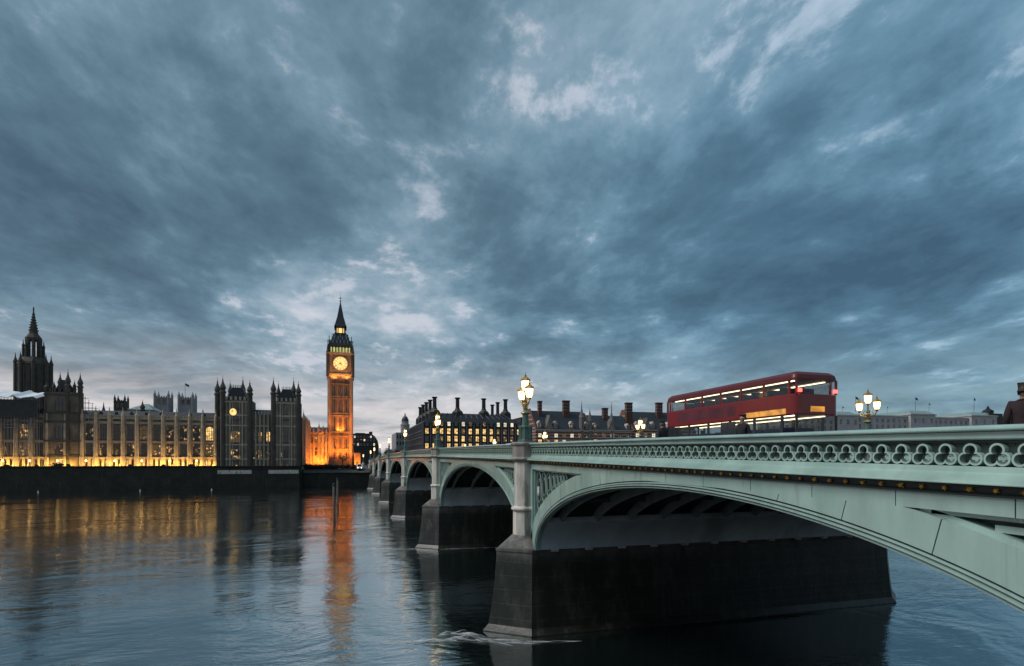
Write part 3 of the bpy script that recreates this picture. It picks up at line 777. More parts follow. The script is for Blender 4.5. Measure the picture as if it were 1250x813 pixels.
c = (xa + xb) / 2
for z0, z1, gl in ((8.6, 11.4, 'win_hi'), (12.6, 16.8, 'win_lo'), (18.8, 24, 'glass_dark'), (29, zt - 2, 'glass_dark')):
    gothic_window(pv, c - 2.2, c + 2.2, z0, z1, YP - 1.2, gl, 4, 2)
# ---- scaffold and sheeting over the roof at the left
sc = thing('scaffold', 'steel scaffold decks wrapped round the palace roof, under a white sheet roof', 'scaffold', (PX(20, YP), YP, ZC))
mb = MB(); xs0, xs1 = PX(-40, YP - 1), PX(48, YP - 1)
for z in (22.5, 25.2, 28.0, 30.8): mb.box(xs0, xs1, YP - 2.4, YP - .9, z, z + .10)
n = 22
for k in range(n + 1):
    x = xs0 + (xs1 - xs0) * k / n
    for y in (YP - 2.4, YP - 1): mb.box(x - .05, x + .05, y - .05, y + .05, 12.3, 33.2)
for z in (23.6, 26.3, 29.1, 31.9): mb.box(xs0, xs1, YP - 2.46, YP - 2.36, z - .04, z + .04)
mb.build('pole_frame', M['steel'], sc)
mb = MB(); mb.box(xs0, xs1, YP - 2.52, YP - 2.47, 26.3, 32.6); mb.build('netting', M['dkbuild'], sc)
mb = MB()
ws = [(xs0 + (xs1 - xs0) * k / 18, 33.2 + .25 * math.sin(k * 1.7) + (.6 if k % 5 == 2 else 0)) for k in range(19)]
mb.loft([[(x, YP - 3, z), (x, YP + 9, z + 3.0), (x, YP + 9, z + 3.25), (x, YP - 3, z + .25)] for x, z in ws]); mb.build('sheet_roof', M['white'], sc)
sc2 = thing('scaffold', 'open steel scaffold cage standing on the palace roof right of the turrets', 'scaffold', (PX(110, YP), YP + 3, ZC))
mb = MB(); x0_, x1_ = PX(96, YP), PX(118, YP)
for k in range(6):
    x = x0_ + (x1_ - x0_) * k / 5
    for y in (YP - .7, YP + 2.5): mb.box(x - .06, x + .06, y - .06, y + .06, 25, 35.8 - k * 1.1)
for z in (26.5, 28.4, 30.3, 32.2, 34): mb.box(x0_, x0_ + (x1_ - x0_) * min(1, (37 - z) / 7), YP - .8, YP - .62, z, z + .12); mb.box(x0_, x0_ + (x1_ - x0_) * min(1, (37 - z) / 7), YP + 2.4, YP + 2.55, z, z + .12)
mb.build('pole_frame', M['steel'], sc2)

# ---- north pavilion: two turreted towers and the block between them
YV = 239.5
nv = thing('palace_pavilion', 'grey gothic end pavilion of the palace with two turreted towers beside the orange lit wing', 'palace', (PX(318, YV), YV, 7))
x = [PX(p, YV) for p in (269.5, 307, 332, 366)]
Zb = lambda px, py: PZ(px, py, YV)
zt = Zb(318, 489)
mb = MB(); mb.prism([(YV + 1.5, Zb(318, 506)), (YV + 5, Zb(318, 499)), (YV + 16, Zb(318, 499)), (YV + 21, Zb(318, 506))], 'x', x[1] - 1, x[2] + 1); mb.build('roof', M['slate'], nv)
for a, b in ((x[0], x[1]), (x[2], x[3])):
    mb = MB(); mb.box(a, b, YV, YV + 11, 6.2, zt)
    for z in (11, 16.6, 24.0, 28, zt - 1): mb.box(a - .15, b + .15, YV - .25, YV - .002, z, z + .55, 1)
    for f in (.18, .38, .62, .82): mb.box(a + (b - a) * f - .12, a + (b - a) * f + .12, YV - .2, YV - .004, 7, zt - 1, 1)
    q = a
    while q < b - .5: mb.box(q, q + .75, YV - .2, YV + .6, zt - .01, zt + 1.3, 1); q += 1.6
    for q in (a + (b - a) * .30, a + (b - a) * .70):
        mb.box(q - .25, q + .25, YV - .3, YV - .003, 8, zt - 1, 1)
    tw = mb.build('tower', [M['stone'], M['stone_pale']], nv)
    mb = MB(); mb.prism([(a + 1.5, zt - .4), (b - 1.5, zt - .4), (b - 3.6, zt + 5), (a + 3.6, zt + 5)], 'y', YV + 2, YV + 9)
    for q in range(7): mb.box(a + 3.4 + (b - a - 7) * q / 6, a + 3.6 + (b - a - 7) * q / 6, YV + 2, YV + 2.2, zt + 4.9, zt + 6)
    mb.build('roof', M['slate'], tw)
for px, py, yy, r in ((265.5, 461, YV + 10, 1.0), (272, 458.5, YV + .2, 1.0), (281, 464, YV + 10, .8), (296.5, 459.5, YV + 10, .95), (305, 463.5, YV + .2, 1.0),
                      (333.8, 460.5, YV + .2, 1.0), (340, 465, YV + 10, .8), (358.5, 460.5, YV + 10, .95), (364.3, 465, YV + .2, 1.0)):
    q = PX(px, yy); zp = PZ(px, py, yy); mb = MB(); turret(mb, q, yy, r, 6.2 if yy < YV + 2 else zt - 8, zt + (zp - zt) * .45, zp); mb.build('turret', M['stone_dark'], nv)
mb = MB(); mb.box(x[0], x[3], YV + .8, YV + 22, 4, Zb(318, 506))
for z in (11, 16.6, 24.0): mb.box(x[1] + 1, x[2] - 1, YV + .55, YV + .798, z, z + .55, 1)
q = x[1]
while q < x[2]: mb.box(q, q + .5, YV + .5, YV + 1, Zb(318, 506) - .01, Zb(318, 506) + 1.2, 1); q += 1.1
for f in (.2, .4, .6, .8):
    q = x[1] + (x[2] - x[1]) * f; mb.box(q - .22, q + .22, YV + .4, YV + .797, 7, Zb(318, 506), 1)
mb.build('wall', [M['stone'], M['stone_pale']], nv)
mb = MB(); mb.box(x[0] - .5, x[3] + .3, YW - 2.2, YV - .003, -4, 5.6); mb.box(x[0] - .5, x[3] + .3, YW - 2.0, YV - .004, 5.62, 6.6)
mb.build('plinth', [M['embank']], nv)
for a_, b_ in ((269.5, 310), (330, 366)):
    mb = MB(); mb.box(PX(a_, YV), PX(b_, YV), YW - 2.3, YW - 1.9, 5.7, 7.1); mb.build('pale_coping', M['granite'], nv)
def vw(px0, px1, py0, py1, y, gl, cols, rows=2, arch=True): gothic_window(nv, PX(px0, y), PX(px1, y), PZ((px0 + px1) / 2, py1, y), PZ((px0 + px1) / 2, py0, y), y, gl, cols, rows, arch)
for (a, b) in ((281, 293.5), (342, 354)):
    vw(a, b, 526, 540, YV, 'win_mid' if a < 300 else 'glass_dark', 4); vw(a, b, 549, 561, YV, 'win_lo', 4, 2, False); vw(a, b, 500, 512, YV, 'glass_dark', 3)
cc = MB(); cxp, czp = PX(284.7, YV), PZ(284.7, 503, YV)
cc.prism([(cxp + 1.25 * math.cos(R(k * 22.5)), czp + 1.35 * math.sin(R(k * 22.5))) for k in range(16)], 'y', YV - .3, YV - .16); cc.build('round_window', M['win_hi'], nv)
for k, p in enumerate((311.5, 317.5, 327.5)):
    vw(p - 2.1, p + 2.1, 527, 539, YV + .8, ('glass_dark', 'win_mid', 'win_hi')[k], 2); vw(p - 2.1, p + 2.1, 550, 561, YV + .8, ('win_lo', 'win_mid', 'win_lo')[k], 2, 2, False)
for p in (289, 313, 322, 343.5, 350.5): vw(p - 1.2, p + 1.2, 567, 571.5, YV if p < 300 or p > 330 else YV + .8, 'win_mid', 1, 1)

# ---- orange lit return wing between pavilion and clock tower
XW = XPN; YE = 321.0
wg = thing('palace_wing', 'palace side wing flooded with deep orange light running back to the clock tower', 'palace', (XW - 8, 292, 8))
mb = MB(); mb.box(XW - 16, XW - .6, YV + 22.01, YE + 14, 7.6, 27.5)
for z in (11.8, 17.4, 24.8, 26.9): mb.box(XW - .598, XW - .35, YV + 22.02, YE - .1, z, z + .4)
mb.build('wall', M['stone_warm'], wg)
mb = MB(); mb.prism([(XW - 15, 27.4), (XW - 1.5, 27.4), (XW - 6, 32.5), (XW - 11, 32.5)], 'y', YV + 22.2, YE + 13.8); mb.build('roof', M['slate'], wg)
xq = PX(379, YE); xr = PX(401, YE)
mb = MB(); mb.box(xq - 3, xr - .05, YE, YE + 13.9, 7.6, PZ(390, 528, YE))
for z in (11.8, 17.4, 24.8, 26.9): mb.box(xq - 3.2, xr - .06, YE - .3, YE - .002, z - 1.2, z - .8)
mb.build('wall', M['stone_warm'], wg)
mb = MB(); mb.prism([(YE + 1, PZ(390, 528, YE)), (YE + 5, PZ(390, 521, YE)), (YE + 10, PZ(390, 521, YE)), (YE + 13.5, PZ(390, 528, YE))], 'x', xq - 3, xr - .06); mb.build('roof', M['slate'], wg)
for k in range(12):
    y = YV + 27 + k * (YE - YV - 30) / 11
    mb = MB(); mb.lathe(XW - .4, y, [(.6, 7.6), (.6, 12), (.5, 12.3), (.5, 28.3), (.62, 28.5), (.3, 29.4), (.05, 32)], 8); mb.build('buttress', M['stone_warm'], wg)
    if k < 11:
        d = (YE - YV - 30) / 11
        for z0, z1 in ((12.6, 16.8), (18.6, 24)): gothic_window(wg, y + d * .25, y + d * .75, z0, z1, XW - .6, 'glass_dark', 2, 2, face='+x', mull='stone_warm')
for p, r in ((366 + 4.5, 500), (389.5, 514.5), (394.5, 517)):
    yy = YE + .3 if p > 375 else YV + 24.5; zp = PZ(p, r, yy); q = PX(p, yy); mb = MB(); turret(mb, q, yy, .9, 8, zp - 5, zp); mb.build('turret', M['stone_warm'], wg)
for p in (383, 388.6, 393.6, 398.5):
    q = PX(p, YE); mb = MB(); mb.lathe(q, YE - .3, [(.55, 7.6), (.55, 21), (.45, 21.3), (.45, 27), (.1, 29)], 8); mb.build('buttress', M['stone_warm'], wg)
for k, p in enumerate((380.8, 386, 391, 396)):
    for j, (r0, r1) in enumerate(((533, 541), (546, 556))): gothic_window(wg, PX(p - 1.5, YE), PX(p + 1.5, YE), PZ(p, r1, YE), PZ(p, r0, YE), YE, ('glass_dark', 'win_mid')[(k + j) % 2], 2, 2, mull='stone_warm')
ORG = (1.0, .27, .03)
for k in range(5): flood_fixture((XW + 4.5, YV + 30 + k * 13.5, 8.8), (XW - .6, YV + 30 + k * 13.5, 16), 6500, 'dark floodlight on the ground washing the palace side wing orange', 'floodlights beside the orange wing', col=ORG, ang=140)
for p in (384, 394): flood_fixture((PX(p, YE - 6), YE - 6, 8.6), (PX(p, YE), YE, 17), 6500, 'dark floodlight before the orange wall left of the clock tower', 'floodlights left of the clock tower', col=ORG, ang=130)

# ---- the clock tower
YT = 328.0
hw = (PX(431, YT) - PX(399.8, YT)) / 2; XT = (PX(431, YT) + PX(399.8, YT)) / 2; YC = YT + hw
ZT = lambda py: PZ(415.5, py, YT)
ct = thing('clock_tower', 'tall gothic clock tower lit orange with a glowing round dial and dark spire', 'clock tower', (XT, YC, 7.6))
def four(mb, fn, faces=(0, 1, 2, 3)):
    """fn(builder) writes the river face; repeat it on all four faces"""
    q = MB(); fn(q)
    for k in faces:
        c, s = math.cos(k * math.pi / 2), math.sin(k * math.pi / 2)
        mb.add([(XT + (x - XT) * c - (y - YC) * s, YC + (x - XT) * s + (y - YC) * c, z) for x, y, z in q.v], q.f)
def sq(mb, levels):
    mb.loft([[(XT - w, YC - w, z), (XT + w, YC - w, z), (XT + w, YC + w, z), (XT - w, YC + w, z)] for w, z in levels])
zcl0, zcl1 = ZT(457), ZT(433.5)
mb = MB(); sq(mb, [(hw - .9, 7.6), (hw - .9, zcl0)]); SH = mb
but = []
for sx in (-1, 1):
    for sy in (-1, 1):
        mb = MB(); mb.lathe(XT + sx * (hw - .85), YC + sy * (hw - .85), [(1.15, 7.6), (1.15, ZT(531)), (1.0, ZT(530)), (1.0, zcl0)], 8); but.append(mb)
def ribs(q):
    for f, w in ((-.46, .42), (-.155, .42), (.155, .42), (.46, .42)): q.box(XT + f * hw * 1.55 - w / 2, XT + f * hw * 1.55 + w / 2, YC - hw + .2, YC - hw + .9, 7.6, zcl0)
    for f in (-.62, -.55, -.38, -.31, -.20, -.09, 0, .09, .20, .31, .38, .55, .62):
        x = XT + f * hw; q.box(x - .09, x + .09, YC - hw + .35, YC - hw + .9, 12, zcl0)
    bands = [(ZT(484.6), .5), (ZT(486.5), .3), (ZT(505), .5), (ZT(507.5), .3), (ZT(528), .6), (ZT(533), .6), (ZT(549), .5), (ZT(562), .7), (ZT(464), .5), (ZT(469), .4)]
    for z, h in bands: q.box(XT - hw + .3, XT + hw - .3, YC - hw + .1, YC - hw + .9, z, z + h)
    for z0, z1 in ((ZT(533) + .6, ZT(528)), (ZT(507.5) + .3, ZT(505)), (ZT(469) + .4, ZT(464))):
        for k in range(12):
            x = XT - hw + 1.2 + (2 * hw - 2.4) * k / 11; q.box(x - .2, x + .2, YC - hw + .35, YC - hw + .9, z0, z1)
four(SH, ribs); shaft = SH.build('shaft', M['stone_warm'], ct)
for mb in but: mb.build('corner_buttress', M['stone_warm'], shaft)
# narrow windows between the pilasters, three tiers of pairs
for face_no in (0, 1, 3):
  for f in (-.52, -.40, -.06, .06, .40, .52):
    for a, b in ((482, 471), (503, 488), (526, 509), (547, 535), (560, 551)):
      def lancet(q):
        x = XT + f * hw * .92; z0, z1 = ZT(a), ZT(b); q.prism([(x - .26, z0), (x + .26, z0), (x + .26, z1 - .5), (x, z1), (x - .26, z1 - .5)], 'y', YC - hw + .80, YC - hw + .87)
      mb = MB(); four(mb, lancet, (face_no,)); mb.build('lancet_window', M['glass_dark'], shaft)
LANCETS_OLD = '''
    for f in (-.52, -.40, -.06, .06, .40, .52):
        x = XT + f * hw * .92
        for a, b in ((482, 471), (503, 488), (526, 509), (547, 535), (560, 551)):
            z0, z1 = ZT(a), ZT(b); q.prism([(x - .26, z0), (x + .26, z0), (x + .26, z1 - .5), (x, z1), (x - .26, z1 - .5)], 'y', YC - hw + .80, YC - hw + .87)
'''
# clock stage
hc = (PX(432.6, YT) - PX(399, YT)) / 2
mb = MB(); sq(mb, [(hw - .2, ZT(463)), (hc - .1, ZT(458)), (hc - .1, ZT(456)), (hc - .5, ZT(455.5)), (hc - .5, zcl1), (hc + .1, ZT(433)), (hc + .35, ZT(431.5)), (hc + .1, ZT(430.5)), (hc - .3, ZT(430))])
cs = mb.build('clock_stage', M['stone_warm'], ct)
for sx in (-1, 1):
    for sy in (-1, 1): mb = MB(); mb.lathe(XT + sx * (hc - .7), YC + sy * (hc - .7), [(1.0, ZT(460)), (1.0, ZT(432)), (1.1, ZT(431)), (.7, ZT(428)), (.5, ZT(424)), (.12, ZT(419)), (.28, ZT(417.5)), (.05, ZT(414.5))], 8); mb.build('corner_pinnacle', M['stone_dark'], cs)
zd = ZT(443.8); rd = 3.75
GOLD = M['lamp_gold']
for k in range(4):
    c, s = math.cos(k * math.pi / 2), math.sin(k * math.pi / 2)
    def face(pts): return [(XT + (x - XT) * c - (y - YC) * s, YC + (x - XT) * s + (y - YC) * c, z) for x, y, z in pts]
    yf = YC - hc + .5
    ring = lambda r, n=48: [(XT + r * math.sin(2 * math.pi * i / n), zd + r * math.cos(2 * math.pi * i / n)) for i in range(n)]
    mb = MB(); mb.prism(ring(rd), 'y', yf - .30, yf - .05); mb.v = face(mb.v); dl = mb.build('clock_dial', M['dial'], ct)
    mb = MB()
    for r0, r1, d in ((rd, rd + .35, .42), (rd * .93, rd * .955, .34), (rd * .66, rd * .69, .34)):
        A, B = ring(r0), ring(r1); n = len(A)
        for i in range(n):
            j = (i + 1) % n; o = len(mb.v)
            mb.v.extend([(A[i][0], yf - d, A[i][1]), (A[j][0], yf - d, A[j][1]), (B[j][0], yf - d, B[j][1]), (B[i][0], yf - d, B[i][1]),
                         (A[i][0], yf, A[i][1]), (A[j][0], yf, A[j][1]), (B[j][0], yf, B[j][1]), (B[i][0], yf, B[i][1])])
            mb.f.extend([tuple(o + q for q in f) for f in ((0, 1, 2, 3), (0, 4, 5, 1), (3, 2, 6, 7))]); mb.m.extend([0] * 3)
    for a0 in (0, math.pi / 2, math.pi, 3 * math.pi / 2):                              # gilt spandrels around the dial
        ca, sa = (1, 1) if a0 == 0 else (1, -1) if a0 < 2 else (-1, -1) if a0 < 4 else (-1, 1)
        mb.box(XT + ca * (rd * .92), XT + ca * (rd + .5), yf - .15, yf - .01, zd + sa * rd * .92, zd + sa * (rd + .5))
    mb.v = face(mb.v); mb.build('dial_rim', GOLD, dl)
    def bar(mb, ang, r0, r1, w, d, w2=None):
        w2 = w if w2 is None else w2
        dx, dz = math.sin(ang), math.cos(ang); p = (dz, -dx)
        q = [(XT + dx * r0 + p[0] * w, zd + dz * r0 + p[1] * w), (XT + dx * r1 + p[0] * w2, zd + dz * r1 + p[1] * w2), (XT + dx * r1 - p[0] * w2, zd + dz * r1 - p[1] * w2), (XT + dx * r0 - p[0] * w, zd + dz * r0 - p[1] * w)]
        mb.prism(q, 'y', yf - d, yf - d + .05)
    # Roman numerals built from strokes
    roman = ['XII', 'I', 'II', 'III', 'IV', 'V', 'VI', 'VII', 'VIII', 'IX', 'X', 'XI']
    mb = MB()
    for i, s_ in enumerate(roman):
        ang = 2 * math.pi * i / 12; wd = {'I': .17, 'V': .34, 'X': .36}; tot = sum(wd[ch] for ch in s_); u = -tot / 2
        for ch in s_:
            um = u + wd[ch] / 2
            def stroke(u0, u1):
                dx, dz = math.sin(ang), math.cos(ang); px_, pz_ = dz, -dx; r0, r1 = rd * .71, rd * .91; w = .045
                q = [(XT + dx * r + px_ * (uu + e), zd + dz * r + pz_ * (uu + e)) for r, uu, e in ((r0, u0, -w), (r1, u1, -w), (r1, u1, w), (r0, u0, w))]
                mb.prism(q, 'y', yf - .36, yf - .31)
            if ch == 'I': stroke(um, um)
            elif ch == 'V': stroke(um, um - .12); stroke(um, um + .12)
            else: stroke(um - .12, um + .12); stroke(um + .12, um - .12)
            u += wd[ch]
        for mq in range(5): bar(mb, ang + 2 * math.pi * mq / 60, rd * .955, rd * .985, .03, .36)
        bar(mb, ang, rd * .12, rd * .66, .028, .34)
    mb.v = face(mb.v); mb.build('numeral_lettering', M['iron_black'], dl)
    mb = MB(); bar(mb, R(30 * 4.67), -.6, rd * .60, .20, .50, .05); mb.v = face(mb.v); mb.build('hour_hand', M['iron_black'], dl)
    mb = MB(); bar(mb, R(240), -.9, rd * .92, .14, .56, .04); mb.v = face(mb.v); mb.build('minute_hand', M['iron_black'], dl)
# belfry
hb = (PX(429.6, YT) - PX(401.6, YT)) / 2
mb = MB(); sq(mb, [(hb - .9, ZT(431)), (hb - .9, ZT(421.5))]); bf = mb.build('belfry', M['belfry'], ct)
mb = MB()
def posts(q):
    for k in range(8):
        x = XT - hb + .35 + (2 * hb - .7) * k / 7; q.box(x - .30, x + .30, YC - hb, YC - hb + .9, ZT(430.6), ZT(421.4))
    q.box(XT - hb, XT + hb, YC - hb - .15, YC - hb + .8, ZT(422.6), ZT(420.2)); q.box(XT - hb - .2, XT + hb + .2, YC - hb - .2, YC - hb + .8, ZT(431), ZT(429.8))
    for k in range(7):
        x = XT - hb + .35 + (2 * hb - .7) * (k + .5) / 7
        q.prism([(x - .72, ZT(422.6)), (x + .72, ZT(422.6)), (x + .72, ZT(424.6)), (x, ZT(423.0)), (x - .72, ZT(424.6))], 'y', YC - hb + .1, YC - hb + .6)
four(mb, posts); mb.build('arcade', M['stone_dark'], bf)
# lower roof with dormers, lantern, spire
mb = MB(); sq(mb, [(hb + .1, ZT(420.6)), (hb - .4, ZT(419.5)), (hb * .80, ZT(414)), (hb * .60, ZT(407.4)), (hb * .62, ZT(406.4))]); lr = mb.build('roof', M['slate'], ct)
for fc in (0, 1, 3):
    for row, (py, f, n) in enumerate(((417, .86, 5), (412.4, .73, 4), (409, .65, 3))):
        for k in range(n):
          def dorm(q):
            x = XT + hb * f * .75 * (k - (n - 1) / 2) / ((n - 1) / 2); z = ZT(py)
            q.box(x - .3, x + .3, YC - hb * f - .25, YC - hb * f + 1, z - .6, z + .6); q.prism([(x - .42, z + .6), (x + .42, z + .6), (x, z + 1.4)], 'y', YC - hb * f - .32, YC - hb * f + 1)
          mb = MB(); four(mb, dorm, (fc,)); mb.build('dormer', M['lead'], lr)
hl = hb * .46
mb = MB(); sq(mb, [(hl - .9, ZT(406.4)), (hl - .9, ZT(397))]); ln = mb.build('lantern_light', emit('lantern_glow', (1.0, .66, .20), .8), ct)
mb = MB()
def lant(q):
    for k in range(5):
        if k == 2: continue
        x = XT - hl + .25 + (2 * hl - .5) * k / 4; q.box(x - .28, x + .28, YC - hl, YC - hl + .8, ZT(406.2), ZT(397))
    q.box(XT - hl * 1.18, XT + hl * 1.18, YC - hl * 1.18, YC - hl + .5, ZT(398.5), ZT(395.8)); q.box(XT - hl * 1.15, XT + hl * 1.15, YC - hl * 1.15, YC - hl + .5, ZT(407), ZT(404.6))
four(mb, lant); mb.build('lantern_arcade', M['slate'], ln)
mb = MB(); sq(mb, [(hl * 1.18, ZT(396)), (hl * 1.05, ZT(394)), (hl * .62, ZT(384)), (hl * .30, ZT(373)), (.16, ZT(364.5)), (.14, ZT(363))]); sp = mb.build('spire', M['slate'], ct)
mb = MB(); mb.lathe(XT, YC, [(.12, ZT(364)), (.12, ZT(358)), (.05, ZT(354.6))], 6); mb.lathe(XT, YC, [(.1, ZT(364.6)), (.5, ZT(363.8)), (.5, ZT(363.2)), (.1, ZT(362.4))], 8)
mb.box(XT - .95, XT + .95, YC - .12, YC + .12, ZT(360.2), ZT(359.5)); mb.box(XT - .12, XT + .12, YC - .95, YC + .95, ZT(360.2) + .01, ZT(359.5) - .01); mb.build('finial', M['iron_black'], sp)
for sx in (-1, 1):
    for sy in (-1, 1): mb = MB(); mb.lathe(XT + sx * hb * .97, YC + sy * hb * .97, [(.45, ZT(421)), (.4, ZT(416)), (.14, ZT(412.5)), (.35, ZT(411.8)), (.05, ZT(409.5))], 6); mb.build('roof_pinnacle', M['iron_black'], lr)
# floodlights for the tower
for k, (dx, pw) in enumerate(((-4.2, 10500), (0, 12000), (4.2, 10500))):
    flood_fixture((XT + dx, YT - 7, 8.4), (XT + dx * .6, YT + .5, 30), pw, 'dark floodlight on the ground in front of the clock tower', 'floodlights at the foot of the clock tower', col=ORG, ang=95, blend=.8)
for k in range(2): flood_fixture((XT + (-9.5 if k == 0 else 9.5), YT - 13, 8.4), (XT, YT, 48), 17000, 'dark floodlight on a short post aimed at the upper clock tower', 'floodlights aimed at the upper clock tower', col=(1, .34, .05), ang=48, blend=.8)
fx = thing('floodlight', 'dark floodlight hidden on the ledge halfway up the clock tower', 'floodlight', (XT, YT - .6, ZT(529)))
mb = MB(); mb.box(XT - .5, XT + .5, YT - .9, YT - .3, ZT(529), ZT(529) + .4); mb.build('housing', M['iron_black'], fx); flood((XT, YT - 1.6, ZT(529) + .4), (XT, YT + .4, ZT(512)), 5200, col=ORG, ang=120, parent=fx)
for s_ in (-1, 1):
    fx = thing('floodlight', 'dark floodlight on the cornice ledge just under the clock dial', 'floodlight', (XT + s_ * 3, YT - .2, ZT(463)), 'floodlights under the clock dial')
    x_ = XT + s_ * 3; mb = MB(); mb.box(x_ - .3, x_ + .3, YT - 1.6, YT - 1.1, ZT(464.5), ZT(464.5) + .35); mb.box(x_ - .05, x_ + .05, YT - 1.35, YT + .3, ZT(464.5) - .1, ZT(464.5)); mb.build('housing', M['iron_black'], fx); flood((x_, YT - 2.0, ZT(464.5) + .4), (x_, YT + .3, ZT(445)), 1100, col=(1, .42, .09), ang=130, parent=fx)
lo_ = thing('gatehouse', 'small orange lit stone lodge right of the clock tower', 'lodge', (PX(436, YT), YT - 2, 7.6))
a, b = PX(432.2, YT - 3), PX(440, YT - 3)
mb = MB(); mb.box(a, b, YT - 3, YT + 5, 7.6, PZ(436, 553.5, YT)); mb.build('wall', M['stone_warm'], lo_)
mb = MB(); mb.box(a - .15, b + .2, YT - 3.2, YT + 5.2, PZ(436, 553.5, YT) + .002, PZ(436, 552.6, YT) + .1); mb.build('cornice', M['stone_dark'], lo_)
mb = MB(); mb.box((a + b) / 2 - .6, (a + b) / 2 + .6, YT - 3.06, YT - 3.01, 7.7, 10.2); mb.build('door', M['iron_black'], lo_)
flood_fixture(((a + b) / 2, YT - 7, 8.4), ((a + b) / 2, YT - 3, 12), 2600, 'dark floodlight before the small lodge right of the clock tower', None, col=ORG, ang=120)

# ---- things that rise behind the palace
cy_ = 330.0
sp_ = thing('spired_tower', 'dark octagonal central tower of the palace with a tall crocketed spire', 'tower', (PX(41, cy_), cy_, 20))
cx_ = PX(41, cy_); Z = lambda py: PZ(41, py, cy_); rr = lambda w: (PX(41 + w / 2, cy_) - PX(41 - w / 2, cy_)) / 2
mb = MB(); mb.lathe(cx_, cy_, [(rr(40), 20), (rr(39), Z(447)), (rr(41), Z(446)), (rr(38), Z(443)), (rr(26), Z(437))], 8); DR = mb
for k in range(8):
    t = 2 * math.pi * (k + .5) / 8; x, y = cx_ + rr(40) * math.cos(t), cy_ + rr(40) * math.sin(t)
    mb = MB(); mb.lathe(x, y, [(.9, 20), (.8, Z(445)), (.95, Z(443)), (.3, Z(438)), (.06, Z(432))], 6); mb.build('pinnacle', M['stone_dark'], sp_)
    x, y = cx_ + rr(23) * math.cos(t), cy_ + rr(23) * math.sin(t)
    mb = MB(); mb.lathe(x, y, [(.6, Z(442)), (.5, Z(424)), (.65, Z(423)), (.25, Z(420)), (.05, Z(415))], 6); mb.build('pinnacle', M['stone_dark'], sp_)
    mb = DR
    for q in (-.5, .5):
        t2 = 2 * math.pi * k / 8 + q * .38; r = rr(40) * .93
        mb.box(cx_ + r * math.cos(t2) - .28, cx_ + r * math.cos(t2) + .28, cy_ + r * math.sin(t2) - .28, cy_ + r * math.sin(t2) + .28, 22, Z(449))
mb = MB()
for k in range(8):
    t = 2 * math.pi * (k + .5) / 8; mb.lathe(cx_ + rr(15.5) * math.cos(t), cy_ + rr(15.5) * math.sin(t), [(.75, Z(438)), (.75, Z(415))], 5)
mb.lathe(cx_, cy_, [(rr(19), Z(416)), (rr(20), Z(413)), (rr(17), Z(411)), (rr(11), Z(407.5)), (rr(9), Z(402)), (rr(4.6), Z(391)), (rr(1.6), Z(380)), (.35, Z(377)), (.06, Z(374))], 8)
mb.lathe(cx_, cy_, [(rr(20), Z(439)), (rr(19), Z(436))], 8)
for j in range(7):
    zz = Z(404 - j * 3.2); w = rr(10.5 - j * 1.35)
    for k in range(8):
        t = 2 * math.pi * (k + .5) / 8; mb.box(cx_ + w * math.cos(t) - .18, cx_ + w * math.cos(t) + .18, cy_ + w * math.sin(t) - .18, cy_ + w * math.sin(t) + .18, zz, zz + .5)
mb.build('spire', M['stone_dark'], sp_)
DR.build('drum', M['stone_dark'], sp_)
def square_tower(name, label, p0, p1, top, Y, peak, m='stone', windows=2, base_z=15):
    xa, xb = PX(p0, Y), PX(p1, Y); w = xb - xa; zt = PZ((p0 + p1) / 2, top, Y); zp = PZ((p0 + p1) / 2, peak, Y)
    t = thing(name, label, 'tower', ((xa + xb) / 2, Y + w / 2, base_z))
    mb = MB(); mb.box(xa + .3, xb - .3, Y + .3, Y + w - .3, base_z, zt); BW = mb
    for fx in (0, 1):
        for fy in (0, 1):
            x, y = (xa + .6 if fx == 0 else xb - .6), (Y + .6 if fy == 0 else Y + w - .6)
            mb = MB(); mb.lathe(x, y, [(w * .10, base_z), (w * .09, zt + (zp - zt) * .25), (w * .11, zt + (zp - zt) * .3), (w * .05, zt + (zp - zt) * .6), (.05, zp)], 8); mb.build('pinnacle', M[m], t)
    mb = BW
    for k in range(5): q = xa + w * (.14 + .16 * k); mb.box(q, q + w * .08, Y + .2, Y + .8, zt - .01, zt + (zp - zt) * .16)
    mb.box(xa + .1, xb - .1, Y + .05, Y + .3, zt - .9, zt - .4); mb.box(xa + .1, xb - .1, Y + .05, Y + .298, zt - (zp - zt) * .95, zt - (zp - zt) * .9)
    mb.build('wall', M[m], t)
    for k in range(windows):
        c = xa + w * (k + .5 + .35 * (windows == 2) * (1 - 2 * k)*0) / windows if windows > 1 else xa + w / 2
        c = xa + w * (.33 + .34 * k) if windows == 2 else c
        h = (zp - zt) * .75; gothic_window(t, c - w * .10, c + w * .10, zt - 1.3 - h, zt - 1.3, Y + .3, 'glass_dark', 2, 2, mull=m)
    return t
square_tower('square_tower', 'small dark square tower with four short pinnacles behind the palace roof', 138, 153.5, 489, 345, 481, 'stone_dark')
square_tower('abbey_tower', 'pale square abbey tower with four corner pinnacles, left of the flagged one', 187.5, 206.5, 484.5, 470, 476, 'stone_far', base_z=10)
square_tower('abbey_tower', 'pale square abbey tower with four corner pinnacles and a flagpole above', 217, 236, 485.5, 470, 477.5, 'stone_far', base_z=10)
